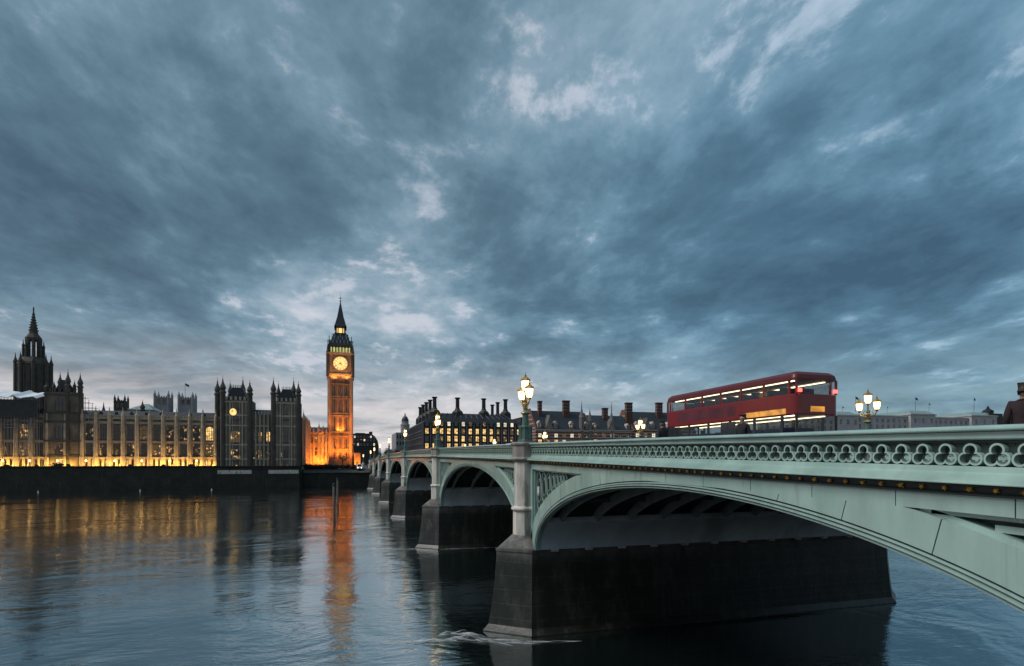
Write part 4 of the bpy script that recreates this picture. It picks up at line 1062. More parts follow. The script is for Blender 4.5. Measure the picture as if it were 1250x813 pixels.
def flagpole(px, py0, py1, Y, label, fm='flag_blue', wave=1.0, group=None):
    x = PX(px, Y); z0, z1 = PZ(px, py0, Y), PZ(px, py1, Y); h = z1 - z0
    t = thing('flagpole', label, 'flagpole', (x, Y, z0), group)
    s = max(.10, h * .012)
    mb = MB(); mb.lathe(x, Y, [(s, z0), (s * .7, z1), (s * 1.4, z1 + .1), (.02, z1 + .3)], 6); mb.build('pole', M['iron_black'], t)
    mb = MB(); L = h * .24 * abs(wave); sg = 1 if wave > 0 else -1; rows = []
    for k in range(9):
        f = k / 8; rows.append([(x + sg * (s + L * f * .9), Y + .18 * math.sin(f * 7), z1 - h * .02 - f * L * .42), (x + sg * (s + L * f * .9), Y + .18 * math.sin(f * 7 + .4), z1 - h * .16 - f * L * .5),
                                (x + sg * (s + L * f * .9), Y + .03 + .18 * math.sin(f * 7 + .4), z1 - h * .16 - f * L * .5), (x + sg * (s + L * f * .9), Y + .03 + .18 * math.sin(f * 7), z1 - h * .02 - f * L * .42)])
    mb.loft(rows); mb.build('flag', M[fm], t); return t
flagpole(226, 486, 467.5, 478, 'thin flagpole with a dark flag on top of the pale abbey tower', 'iron_black')
tn = thing('glazed_roof', 'pale pyramid roof of glass and metal rising behind the palace roof', 'roof', (PX(171, 300), 300, 20))
xa, xb, xm = PX(157, 300), PX(185.5, 300), PX(172, 300); za, zb = PZ(171, 503.5, 300), PZ(171, 491, 300)
mb = MB(); mb.box(xa, xb, 300, 318, 20, PZ(171, 500, 300)); mb.build('wall', M['stone_far'], tn)
mb = MB(); mb.loft([[(xa - .5, 299.5, PZ(171, 500, 300) + .01), (xb + .5, 299.5, PZ(171, 500, 300) + .01), (xb + .5, 318.5, PZ(171, 500, 300) + .01), (xa - .5, 318.5, PZ(171, 500, 300) + .01)],
                    [(xm - .6, 308.4, zb), (xm + .6, 308.4, zb), (xm + .6, 309.6, zb), (xm - .6, 309.6, zb)]]); mb.build('roof', M['lead'], tn)
tr_ = thing('ventilation_turret', 'slim dark turret with pointed cap on the palace roof before the pale pyramid', 'turret', (PX(174, 256), 256, 28))
mb = MB(); x = PX(174, 256); turret(mb, x, 256, .8, 28, PZ(174, 498, 256), PZ(174, 487.5, 256)); mb.build('turret_body', M['stone_dark'], tr_)
for px, py, lb in ((126.5, 491, 'thin dark pinnacle on the palace roof beside the scaffold cage'), (248, 500, 'thin dark pinnacle on the palace roof near the end pavilion')):
    x = PX(px, 254); zp = PZ(px, py, 254); t = thing('pinnacle', lb, 'pinnacle', (x, 254, 29)); mb = MB(); mb.lathe(x, 254, [(.7, 29), (.6, zp - 4), (.8, zp - 3.7), (.3, zp - 2), (.05, zp)], 6); mb.build('shaft', M['stone_dark'], t)

# ---- buildings beyond the bridge
def win_grid(parent, cols, rows, y, glass_fn, mull='mull', c=1, r=2, face='-y', name='window', arch=False):
    for i, (a, b) in enumerate(cols):
        for j, (z0, z1) in enumerate(rows):
            gl = glass_fn(i, j)
            if gl: gothic_window(parent, a, b, z0, z1, y, gl, c, r, arch, face, name, mull=mull)
# modern dark office house with tall chimneys
Y0 = 290.0
po = thing('office_block', 'dark bronze office block with rows of lit windows and tall black roof chimneys', 'building', (PX(577, Y0), Y0 + 35, 8))
xa, xb = PX(516.5, Y0), PX(637, Y0); Y1 = 362.0
P_ = lambda py, px=577: PZ(px, py, Y0)
ze = P_(517.5); zr = P_(503.5)
mb = MB(); mb.box(xa, xb, Y0, Y1, 7.6, ze); mb.build('wall', M['bronze'], po)
mb = MB(); ins = 9
mb.loft([[(xa - .4, Y0 - .4, ze), (xb + .4, Y0 - .4, ze), (xb + .4, Y1 + .4, ze), (xa - .4, Y1 + .4, ze)],
         [(xa + .4, Y0 + .5, ze + 1), (xb - .4, Y0 + .5, ze + 1), (xb - .4, Y1 - .5, ze + 1), (xa + .4, Y1 - .5, ze + 1)],
         [(xa + ins, Y0 + ins, zr), (xb - ins, Y0 + ins, zr), (xb - ins, Y1 - ins, zr), (xa + ins, Y1 - ins, zr)]]); rf = mb.build('roof', M['bronze'], po)
n = 14
for k in range(n + 1):
    mb = MB(); x = xa + (xb - xa) * k / n; mb.box(x - .28, x + .28, Y0 - .45, Y0 - .003, 7.6, ze - .4)
    mb.tube([(x, Y0 - .4, ze - .3), (xa + ins + (xb - xa - 2 * ins) * k / n, Y0 + ins - .6, zr + .1)], .16, 4); mb.build('stone_pier', M['mull'], po)
for k in range(19):
    mb = MB(); y = Y0 + (Y1 - Y0) * k / 18; mb.box(xa - .45, xa - .003, y - .28, y + .28, 7.6, ze - .4); mb.build('stone_pier', M['mull'], po)
for py in (526.5, 534, 541.5): mb = MB(); mb.box(xa - .6, xa - .003, Y0 + .5, Y1, P_(py) - .15, P_(py) + .15); mb.build('ledge', M['mull'], po)
cols = [(xa + (xb - xa) * (k + .29) / n, xa + (xb - xa) * (k + .71) / n) for k in range(n)]
rg = random.Random(12)
lit = ["HHHHHMHHHHMMMH", "DDMHHHMHHHMMMD", "HHDHHHHHMDMDDD"]
rows = [(P_(530), P_(523.6)), (P_(539), P_(532.6)), (P_(547.5), P_(541.5))]
win_grid(po, cols, rows, Y0 - .05, lambda i, j: {'H': 'win_hi', 'M': 'win_mid', 'D': 'glass_dark'}[lit[j][i]], c=2, r=2)
for i, (a, b) in enumerate(cols):                                                    # roof-level dormer lights
    gl = rg.choice(['win_white', 'win_white', 'win_mid', 'glass_dark'])
    gothic_window(po, a, b, P_(520.5), P_(515.6), Y0 - .42, gl, 1, 2, False, mull='bronze')
ycols = [(Y0 + (Y1 - Y0) * (k + .25) / 18, Y0 + (Y1 - Y0) * (k + .75) / 18) for k in range(18)]
win_grid(po, ycols, rows, xa - .05, lambda i, j: 'win_mid' if (i, j) in ((3, 2), (9, 1)) else 'glass_dark', face='-x', c=1, r=2)
mb = MB(); a, b = PX(572, Y0 + 5), PX(583, Y0 + 5)
mb.add([(a, Y0 + 4.0, P_(513)), (b, Y0 + 4.0, P_(513)), (b, Y0 + 7.2, P_(508.5)), (a, Y0 + 7.2, P_(508.5))], [(0, 1, 2, 3)]); mb.build('roof_light', emit('roof_light_glow', (.75, .85, .95), .35), rf)
def chimney(px, py_top, Y, r=1.15):
    x = PX(px, Y); Zc = lambda py: PZ(px, py, Y)
    mb = MB(); d = Zc(py_top) - Zc(py_top + 9)
    mb.lathe(x, Y, [(2.7 * r, zr - 2.5), (2.6 * r, zr + .5), (1.9 * r, zr + 1.6)], 12)
    mb.lathe(x, Y, [(1.5 * r, zr + 1.5), (1.25 * r, zr + 2.3), (.92 * r, zr + 3.2), (.86 * r, Zc(py_top + 1.8)), (1.25 * r, Zc(py_top + 1.2)), (1.3 * r, Zc(py_top)), (1.1 * r, Zc(py_top))], 12)
    c = mb.build('chimney', M['bronze'], po, smooth=False)
    mb = MB(); mb.lathe(x, Y, [(1.75 * r, zr + 1.45), (1.8 * r, zr + 1.7), (1.4 * r, zr + 1.9)], 12); mb.build('uplight_ring', M['win_mid'], c)
for px, py in ((530.5, 484.5), (558.5, 485.5), (590.5, 486.5), (617, 487.5)): chimney(px, py, Y0 + 10)
for px, py, Y in ((525, 488, 312), (520.5, 491, 327), (516.5, 494, 342), (513, 497, 354)): chimney(px, py, Y, 1.05)
for px, py, Y in ((607.5, 491, 325), (601, 494, 345)): chimney(px, py, Y, 1.05)
# red brick blocks with pale bands, steep slate roofs
def brick_block(label, p0, p1, eave, ridge, Y, chims, gables, spires, dep=26):
    xa, xb = PX(p0, Y), PX(p1, Y); pm = (p0 + p1) / 2; Zb = lambda py: PZ(pm, py, Y); ze, zr = Zb(eave), Zb(ridge)
    t = thing('brick_building', label, 'building', ((xa + xb) / 2, Y + dep / 2, 8))
    mb = MB(); mb.box(xa, xb, Y, Y + dep, 7.6, ze); z = 12
    while z < ze - .6: mb.box(xa - .04, xb + .04, Y - .05, Y - .004, z, z + .55, 1); mb.box(xa - .05, xa - .004, Y, Y + dep, z, z + .55, 1); z += 1.7
    mb.box(xa - .4, xb + .4, Y - .5, Y - .004, ze - .5, ze, 1); mb.build('wall', [M['brick'], M['band']], t)
    mb = MB(); mb.prism([(Y - .3, ze + .01), (Y + dep * .42, zr), (Y + dep * .58, zr), (Y + dep + .3, ze + .01)], 'x', xa + .6, xb - .6); rf = mb.build('roof', M['slate'], t)
    mb = MB(); mb.prism([(Y, ze + .02), (Y + dep * .42, zr + 1.2), (Y + dep * .58, zr + 1.2), (Y + dep, ze + .02)], 'x', xa, xa + .59)
    for q in range(4):
        f0 = .08 + q * .23; a_ = Y + dep * .42 * f0 + .3; b_ = Y + dep - dep * .42 * f0 - .3; z_ = ze + (zr - ze) * f0; mb.box(xa - .04, xa - .003, a_, b_, z_ - .3, z_ + .25, 1)
    mb.build('gable_end', [M['brick'], M['band']], t)
    for px, top, w in chims:
        x = PX(px, Y + 8); zt = PZ(px, top, Y + 8); mb = MB(); mb.box(x - w, x + w, Y + 7, Y + 9.4, ze, zt - .6); mb.box(x - w - .25, x + w + .25, Y + 6.8, Y + 9.6, zt - .6, zt)
        for q in range(3): mb.box(x - w - .03, x + w + .03, Y + 6.96, Y + 9.43, zt - 2.2 - q * 1.8, zt - 1.7 - q * 1.8, 1)
        mb.build('chimney', [M['brick_dark'], M['band_dark']], rf)
    for px, top, wpx in gables:
        x = PX(px, Y); w = (PX(px + wpx / 2, Y) - PX(px - wpx / 2, Y)) / 2; zt = PZ(px, top, Y); h = zt - ze
        mb = MB(); mb.prism([(x - w, ze - .4), (x + w, ze - .4), (x + w, ze + h * .25), (x + w * .66, ze + h * .27), (x + w * .62, ze + h * .5), (x + w * .34, ze + h * .54), (x + w * .3, ze + h * .76), (x + w * .1, ze + h * .8), (x + w * .08, zt), (x - w * .08, zt), (x - w * .1, ze + h * .8), (x - w * .3, ze + h * .76), (x - w * .34, ze + h * .54), (x - w * .62, ze + h * .5), (x - w * .66, ze + h * .27), (x - w, ze + h * .25)], 'y', Y - .35, Y + 5)
        gb = mb.build('gable', M['band_dark'], t)
        gothic_window(t, x - w * .3, x + w * .3, ze + h * .05, ze + h * .4, Y - .35, 'glass_dark', 2, 2, False, mull='band')
    for px, top in spires:
        yy = Y + 1; x = PX(px, yy); zt = PZ(px, top, yy); mb = MB(); mb.lathe(x, yy, [(1.5, 7.6), (1.5, zr - 4.5), (1.7, zr - 4.3), (1.3, zr - 3.2), (.7, zr - .8), (.35, zr + .8), (.14, zt - 1.5), (.06, zt)], 8); mb.build('corner_turret', M['band_dark'], t)
    k = 0; rg = random.Random(int(p0)); n = max(3, round((xb - xa) / 5.2))
    cols = [(xa + (xb - xa) * (k + .3) / n, xa + (xb - xa) * (k + .7) / n) for k in range(n)]
    rows = [(Zb(541.5), Zb(537)), (Zb(534), Zb(529.5))] + ([(Zb(527.3), Zb(524))] if eave < 523 else [])
    win_grid(t, cols, rows, Y - .05, lambda i, j: rg.choice(['glass_dark', 'win_lo', 'win_mid', 'win_white', 'win_hi']), mull='band', c=2, r=2)
    for k in range(n):                                       # white dormers in the roof
        if k % 2 == 0:
            a, b = cols[k]; c = (a + b) / 2; mb = MB(); h = (zr - ze); mb.box(c - .95, c + .95, Y + .5, Y + 4, ze + h * .06, ze + h * .30); mb.prism([(c - 1.1, ze + h * .30), (c + 1.1, ze + h * .30), (c, ze + h * .44)], 'y', Y + .4, Y + 6)
            for q in (-.42, .42): mb.box(c + q - .3, c + q + .3, Y + .46, Y + .495, ze + h * .09, ze + h * .27, 1)
            d = mb.build('dormer', [M['band'], M['glass_dark'] if k % 4 else M['win_lo']], rf)
    return t
brick_block('striped red brick building with steep slate roof and two tall chimneys behind the near lamp', 654, 722, 524.5, 500, 300, ((659, 489.5, 1.0), (691, 489, 1.9)), ((671, 506, 9),), ((710, 489),))
brick_block('red brick building with pale corner turrets and striped chimneys, in front of the bus nose', 722, 772, 525, 505.5, 300, ((738.5, 498, 1.5), (767.5, 491.5, 2.0)), ((747, 511, 9),), ((720, 497), (746.5, 490)))
brick_block('red brick building with one broad chimney and a thin spike, half hidden by the bus', 773, 850, 525, 501.5, 304, ((804.5, 491.5, 1.9),), ((790, 510, 9), (828, 510, 9)), ((821, 491),))
sl = thing('office_block', 'plain dark brick block squeezed between the bronze office block and the striped red one', 'building', (PX(645, 330), 335, 8)); a, b = PX(636, 330), PX(655, 330)
mb = MB(); mb.box(a, b, 330, 350, 7.6, PZ(646, 510.5, 330)); mb.build('wall', M['dkbuild'], sl); mb = MB(); mb.box(a - .3, b + .3, 329.7, 350.3, PZ(646, 510.5, 330) + .002, PZ(646, 509.5, 330)); mb.build('cornice', M['brick'], sl)
win_grid(sl, [(a + (b - a) * (k + .3) / 4, a + (b - a) * (k + .7) / 4) for k in range(4)], [(PZ(646, 532, 330), PZ(646, 527, 330)), (PZ(646, 523, 330), PZ(646, 518, 330))], 330, lambda i, j: 'win_mid' if (i + j) % 3 == 0 else 'glass_dark')
# ministry corner tower, far down the street
mt = thing('domed_building', 'pale stone government building with a domed corner tower far down the street', 'building', (PX(491, 430), 436, 8))
a, b = PX(483.5, 430), PX(501, 430); Zm = lambda py: PZ(492, py, 430)
mb = MB(); mb.box(a, b, 430, 470, 7.6, Zm(528)); mb.build('wall', M['stone_far'], mt)
cxm, rm = PX(494.5, 434), (PX(500, 434) - PX(489, 434)) / 2
mb = MB(); mb.lathe(cxm, 434, [(rm, 20), (rm, Zm(519)), (rm * 1.08, Zm(518)), (rm * .8, Zm(517)), (rm * .8, Zm(513.5)), (rm * .72, Zm(511)), (rm * .4, Zm(508)), (rm * .18, Zm(507)), (rm * .16, Zm(505.5)), (.1, Zm(503))], 12); tw = mb.build('corner_tower', M['stone_far'], mt)
mb = MB(); mb.lathe(cxm, 434, [(rm * .83, Zm(513.8)), (rm * .74, Zm(511)), (rm * .42, Zm(508))], 12); mb.build('dome', M['slate'], tw)
win_grid(mt, [(a + (b - a) * (k + .25) / 5, a + (b - a) * (k + .65) / 5) for k in range(5)], [(Zm(535), Zm(531)), (Zm(543), Zm(539))], 430, lambda i, j: 'glass_dark')
dk = thing('office_block', 'dark curved-roof office building right of the clock tower beyond the street', 'building', (PX(446, 420), 430, 8))
a, b = PX(431, 420), PX(462.5, 420); Zk = lambda py: PZ(446, py, 420)
mb = MB(); mb.prism([(a, 7.6), (b, 7.6), (b, Zk(545)), (b - .8, Zk(538)), (b - 2.6, Zk(533)), (b - 5.4, Zk(529)), (a, Zk(529.5))], 'y', 420, 450); mb.build('wall', M['dkbuild'], dk)
mb = MB(); mb.box(PX(451, 420), PX(455, 420), 424, 430, Zk(529), Zk(526.5)); mb.box(PX(434, 420), PX(446, 420), 426, 434, Zk(529), Zk(528)); mb.build('roof_plant', M['bronze'], dk)
win_grid(dk, [(a + (b - a) * (k + .25) / 8, a + (b - a) * (k + .75) / 8) for k in range(7)], [(Zk(544), Zk(541)), (Zk(538.5), Zk(536)), (Zk(534.5), Zk(532))], 420, lambda i, j: ('win_lo', 'glass_dark', 'win_white', 'glass_dark', 'glass_dark')[(i * 2 + j) % 5])
# low pale ministry blocks along the embankment, copper roofs
def pale_block(label, p0, p1, eave, ridge, Y, n, wing=None, dep=30):
    xa, xb = PX(p0, Y), PX(p1, Y); pm = (p0 + p1) / 2; Zq = lambda py: PZ(pm, py, Y); ze, zr = Zq(eave), Zq(ridge)
    t = thing('ministry_block', label, 'building', ((xa + xb) / 2, Y + dep / 2, 8))
    mb = MB(); mb.box(xa, xb, Y, Y + dep, 7.6, ze); mb.build('wall', M['portland'], t)
    mb = MB(); mb.box(xa - .5, xb + .5, Y - .6, Y + dep, ze + .002, ze + .9); mb.build('cornice', M['portland'], t)
    mb = MB(); ins = 4
    mb.loft([[(xa, Y, ze + .91), (xb, Y, ze + .91), (xb, Y + dep, ze + .91), (xa, Y + dep, ze + .91)], [(xa + ins, Y + 6, zr), (xb - ins, Y + 6, zr), (xb - ins, Y + dep - 6, zr), (xa + ins, Y + dep - 6, zr)]]); mb.build('roof', M['lead'], t)
    cols = [(xa + (xb - xa) * (k + .3) / n, xa + (xb - xa) * (k + .66) / n) for k in range(n)]
    h = ze - 8; rows = [(ze - 4.2, ze - 1.6), (ze - 9, ze - 6), (ze - 14, ze - 11)]
    win_grid(t, cols, rows, Y, lambda i, j: 'glass_dark', mull='portland', c=2, r=2)
    if wing:
        wa, wb = PX(wing[0], Y), PX(wing[1], Y); zw = Zq(wing[2]); mb = MB(); mb.box(wa, wb, Y - 2.5, Y + dep + 1, 7.6, zw); mb.box(wa - .6, wb + .6, Y - 3.1, Y + dep + 1.6, zw + .002, zw + .9); w = mb.build('corner_pavilion', M['portland'], t)
        mb = MB(); mb.loft([[(wa, Y - 2.5, zw + .91), (wb, Y - 2.5, zw + .91), (wb, Y + dep + 1, zw + .91), (wa, Y + dep + 1, zw + .91)], [(wa + 4, Y + 2, zw + 3.6), (wb - 4, Y + 2, zw + 3.6), (wb - 4, Y + dep - 3, zw + 3.6), (wa + 4, Y + dep - 3, zw + 3.6)]]); mb.build('roof', M['lead'], w)
        for k in range(3): q = wa + (wb - wa) * (k + .5) / 3; gothic_window(t, q - 1, q + 1, zw - 6, zw - 2.5, Y - 2.5, 'glass_dark', 2, 2, False, mull='portland')
    return t
pale_block('pale stone ministry block with green copper roof and several flagpoles, behind the bus', 925, 1018, 509, 505, 330, 12, (1018, 1045, 506.5))
pale_block('pale stone ministry block with copper roof and corner pavilion right of the far triple lamp', 1046, 1108, 508.5, 505, 330, 9, (1108, 1138, 505.5))
pale_block('lower pale stone block with a dark hipped roof under the bare flagpole', 1139, 1182, 511, 508.5, 330, 7, (1182, 1213, 507.5))
cup = thing('domed_building', 'dark domed cupola tower at the right end of the pale ministry blocks', 'building', (PX(1213, 326), 330, 8)); x = PX(1212.5, 330); r_ = (PX(1216.5, 330) - PX(1208.5, 330)) / 2; Zq = lambda py: PZ(1213, py, 330)
mb = MB(); mb.box(PX(1207.5, 328), PX(1224, 328), 328, 345, 7.6, Zq(505)); mb.build('wall', M['dkbuild'], cup)
mb = MB(); mb.lathe(x, 334, [(r_, 30), (r_, Zq(503)), (r_ * 1.1, Zq(502.4)), (r_ * .9, Zq(500.5)), (r_ * .35, Zq(498.7)), (r_ * .25, Zq(497)), (.1, Zq(494.5))], 10); mb.build('cupola', M['bronze'], cup)
lowb = thing('office_block', 'low dark block at the far right end beyond the domed cupola', 'building', (PX(1250, 330), 340, 8)); mb = MB(); mb.box(PX(1224.5, 332), PX(1330, 332), 332, 350, 7.6, PZ(1250, 510, 332)); mb.build('wall', M['dkbuild'], lowb)
mb = MB(); mb.box(PX(1224.5, 332), PX(1330, 332), 331.6, 350.4, PZ(1250, 510, 332) + .002, PZ(1250, 509, 332)); mb.build('cornice', M['bronze'], lowb)
FP = [(942.5, 507, 486, 'red_flag', -1, 'flagpole with a drooping red flag at the rear of the bus'), (968.5, 505, 481.5, 'blue', 1, 'tall flagpole with a dark blue flag, tallest of those behind the bus'),
      (1028.5, 506, 496, 'blue', 1, 'short flagpole on the copper roof left of the far triple lamp'), (1044.5, 503, 483.5, 'blue', 1, 'thin flagpole standing just left of the far triple lamp'),
      (1083, 505, 496.5, 'blue', 1, 'short flagpole on the copper roof just right of the far triple lamp'), (1117.5, 503, 484.5, 'blue', 1, 'tall flagpole with a dark flag on the corner pavilion roof'),
      (1134, 503, 492, 'blue', 1, 'shorter flagpole with a dark flag at the right edge of the pavilion roof'), (1189, 505, 485.5, 'blue', .6, 'tall flagpole alone on the lower hipped roof left of the cupola')]
for px, a, b, fm, wv, lb in FP: flagpole(px, a, b, 334 if px not in (968.5,) else 336, lb, 'flag_red' if fm == 'red_flag' else 'flag_blue', wv, 'flagpoles on the ministry roofs')

# ================================================================== STREET LAMPS ON THE BRIDGE
def bridge_lamp(loc, label, light=True):
    x, y, z = loc
    t = thing('street_lamp', label, 'street lamp', loc, 'triple lanterns on the bridge piers')
    mb = MB(); mb.lathe(x, y, [(.50, z), (.50, z + .12), (.40, z + .16), (.37, z + .86), (.43, z + .92), (.43, z + 1.0), (.30, z + 1.05)], 8)
    for k in range(8):
        a = R(22.5 + 45 * k); mb.lathe(x + .39 * math.cos(a), y + .39 * math.sin(a), [(.05, z + .14), (.045, z + .88), (.065, z + .93), (.02, z + 1.1)], 6)
    mb.build('pedestal', M['lamp_green'], t, bevel=.008)
    mb = MB(); mb.lathe(x, y, [(.24, z + 1.04), (.20, z + 1.5), (.19, z + 1.72), (.27, z + 1.80), (.29, z + 1.9), (.16, z + 1.98), (.10, z + 2.05), (.085, z + 2.5), (.14, z + 2.56), (.14, z + 2.64), (.07, z + 2.7), (.06, z + 3.2)], 10)
    col = mb.build('column', M['lamp_green'], t, smooth=False)
    mb = MB(); mb.lathe(x, y, [(.15, z + 2.30), (.20, z + 2.42), (.12, z + 2.5)], 8); mb.lathe(x, y, [(.29, z + 1.82), (.31, z + 1.86), (.29, z + 1.9)], 10)
    for k in range(8): a = R(45 * k); mb.tube([(x + .12 * math.cos(a), y + .12 * math.sin(a), z + 2.05), (x + .17 * math.cos(a), y + .17 * math.sin(a), z + 2.25), (x + .1 * math.cos(a), y + .1 * math.sin(a), z + 2.4)], .022, 4)
    mb.build('gilt_collar', M['lamp_gold'], col)
    for s in (-1, 1):                                    # scrolled arms, along the bridge
        mb = MB(); mb.tube([(x, y + s * .05, z + 2.15), (x, y + s * .22, z + 2.28), (x, y + s * .42, z + 2.30), (x, y + s * .62, z + 2.38), (x, y + s * .74, z + 2.55), (x, y + s * .76, z + 2.72)], [.05, .045, .04, .04, .04, .05], 6)
        mb.tube([(x, y + s * .08, z + 2.62), (x, y + s * .2, z + 2.74), (x, y + s * .36, z + 2.66), (x, y + s * .46, z + 2.46), (x, y + s * .4, z + 2.36)], .026, 5)
        mb.build('arm', M['lamp_gold'], t)
    for dy, dz, sc in ((0, 3.20, 1.08), (-.76, 2.68, 1.0), (.76, 2.68, 1.0)):
        h = z + dz
        mb = MB(); mb.lathe(x, y + dy, [(.085 * sc, h + .04), (.15 * sc, h + .10), (.225 * sc, h + .30), (.245 * sc, h + .62 * sc), (.20 * sc, h + .64 * sc)], 6); ln = mb.build('lantern', M['lantern'], t)
        mb = MB(); mb.lathe(x, y + dy, [(.12 * sc, h + .10), (.13 * sc, h + .02), (.07 * sc, h - .06), (.03, h - .12)], 8)
        mb.lathe(x, y + dy, [(.285 * sc, h + .62 * sc), (.29 * sc, h + .66 * sc), (.22 * sc, h + .76 * sc), (.10 * sc, h + .86 * sc), (.05, h + .9 * sc), (.07, h + .95 * sc), (.03, h + 1.02 * sc), (.012, h + 1.16 * sc)], 6)
        for k in range(6):
            a = 2 * math.pi * (k + .5) / 6
            mb.tube([(x + .155 * sc * math.cos(a), y + dy + .155 * sc * math.sin(a), h + .09), (x + .232 * sc * math.cos(a), y + dy + .232 * sc * math.sin(a), h + .3), (x + .252 * sc * math.cos(a), y + dy + .252 * sc * math.sin(a), h + .63 * sc)], .013, 4)
            mb.lathe(x + .27 * sc * math.cos(a), y + dy + .27 * sc * math.sin(a), [(.022, h + .64 * sc), (.035, h + .70 * sc), (.005, h + .80 * sc)], 5)
        mb.build('cap', M['lamp_gold'], ln)
    return t
od = ['nearest', 'second', 'third', 'fourth', 'fifth', 'sixth']
first = None
XS, XNl = 11.0, XN + .15
spots = []
south = ['triple-lantern lamp with green pedestal on the nearest stone pier', 'triple-lantern lamp on the second pier, in front of the lit office windows', 'triple-lantern lamp on the third pier, beside the corner of the bronze office block',
         'triple-lantern lamp on the fourth pier counted from the big near pier', 'triple-lantern lamp on the fifth pier counted from the big near pier', 'triple-lantern lamp on the sixth and last river pier, near parapet']
north = ['triple-lantern lamp on the far parapet right of the bus, over the copper roofs', 'triple-lantern lamp on the far parapet just left of the bus', 'triple-lantern lamp on the far parapet right of the nearest pier lamp',
         'triple-lantern lamp on the far parapet, low before the lit bronze office block', 'triple-lantern lamp on the far parapet over the fifth pier', 'triple-lantern lamp on the far parapet over the sixth pier']
lamp0 = bridge_lamp((XS, PIERS[0], T(PIERS[0]) + .052), south[0])
for k in range(6):
    if k: dup(lamp0, (XS, PIERS[k], T(PIERS[k]) + .052), south[k])
    dup(lamp0, (XNl, PIERS[k], T(PIERS[k]) + .052), north[k])
dup(lamp0, (XS, YB + .9, T(YB + .9) + .052), 'triple-lantern lamp on the pillar where the near parapet meets the far bank')
dup(lamp0, (XS - 2, YB + 34, 8.2 + 1.6), 'triple-lantern lamp on the street beyond the bridge, lowest and leftmost of the row')
dup(lamp0, (XNl, YB + .9, T(YB + .9) + .052), 'triple-lantern lamp on the pillar where the far parapet meets the far bank')

# plinth blocks for the lamp that stands in the street
mb = MB(); mb.lathe(XS - 2, YB + 34, [(.7, 7.6), (.7, 9.5), (.55, 9.8)], 8); tag(mb.build('lamp_plinth', M['granite']), 'octagonal stone plinth under the lowest street lamp beyond the bridge', 'plinth')

# ================================================================== TRAFFIC SIGNAL
tx, ty = 13.6, 240.0; tz = T(ty) - 1.03
ts = thing('traffic_light', 'slim traffic light showing green at the far end of the bridge', 'traffic light', (tx, ty, tz))
mb = MB(); mb.lathe(tx, ty, [(.09, tz), (.07, tz + 3.4)], 8); mb.build('pole', M['iron_black'], ts)
mb = MB(); mb.box(tx - .22, tx + .22, ty - .2, ty + .12, tz + 2.0, tz + 3.2); hd = mb.build('signal_head', M['iron_black'], ts, bevel=.03)
for k, m_ in enumerate(('green_light', 'iron_black', 'iron_black')):
    mb = MB(); mb.prism([(tx + .15 * math.cos(R(a)), tz + 2.25 + .36 * k + .15 * math.sin(R(a))) for a in range(0, 360, 30)], 'y', ty - .26, ty - .201); mb.build('lens', M[m_], hd)

# ================================================================== DOUBLE-DECKER BUS
M['bus_red'] = mat('bus_red', (0.17, 0.005, 0.009), .28, .08, 1.0, spec=.5)
M['bus_roof'] = mat('bus_roof', (0.10, 0.012, 0.016), .4, .1, 1.0)
M['bus_glass'] = glass_mat('bus_glass', .22)
M['poster'] = mat('poster_panel', (.10, .02, .03), .4, .5, .9)
M['rubber'] = mat('rubber', (.02, .02, .02), .8)
M['rim'] = mat('wheel_rim', (.25, .25, .26), .4, metal=.6)
M['seat'] = mat('seat_cloth', (.03, .05, .12), .9)
M['interior'] = mat('bus_lining', (.35, .36, .34), .6)
M['strip_light'] = emit('ceiling_strip', (1, .82, .50), 3)
M['tail'] = emit('tail_lamp', (1, .04, .03), 6)
M['head'] = emit('head_lamp', (1, .92, .75), 6)
M['amber'] = emit('amber_display', (1, .42, .04), .55, .5, 2.0)
def rrect(x0, x1, y0, y1, r, n=5):
    pts = []
    for cx, cy, a0 in ((x1 - r, y1 - r, 0), (x0 + r, y1 - r, 90), (x0 + r, y0 + r, 180), (x1 - r, y0 + r, 270)):
        for k in range(n + 1): a = R(a0 + 90 * k / n); pts.append((cx + r * math.cos(a), cy + r * math.sin(a)))
    return pts
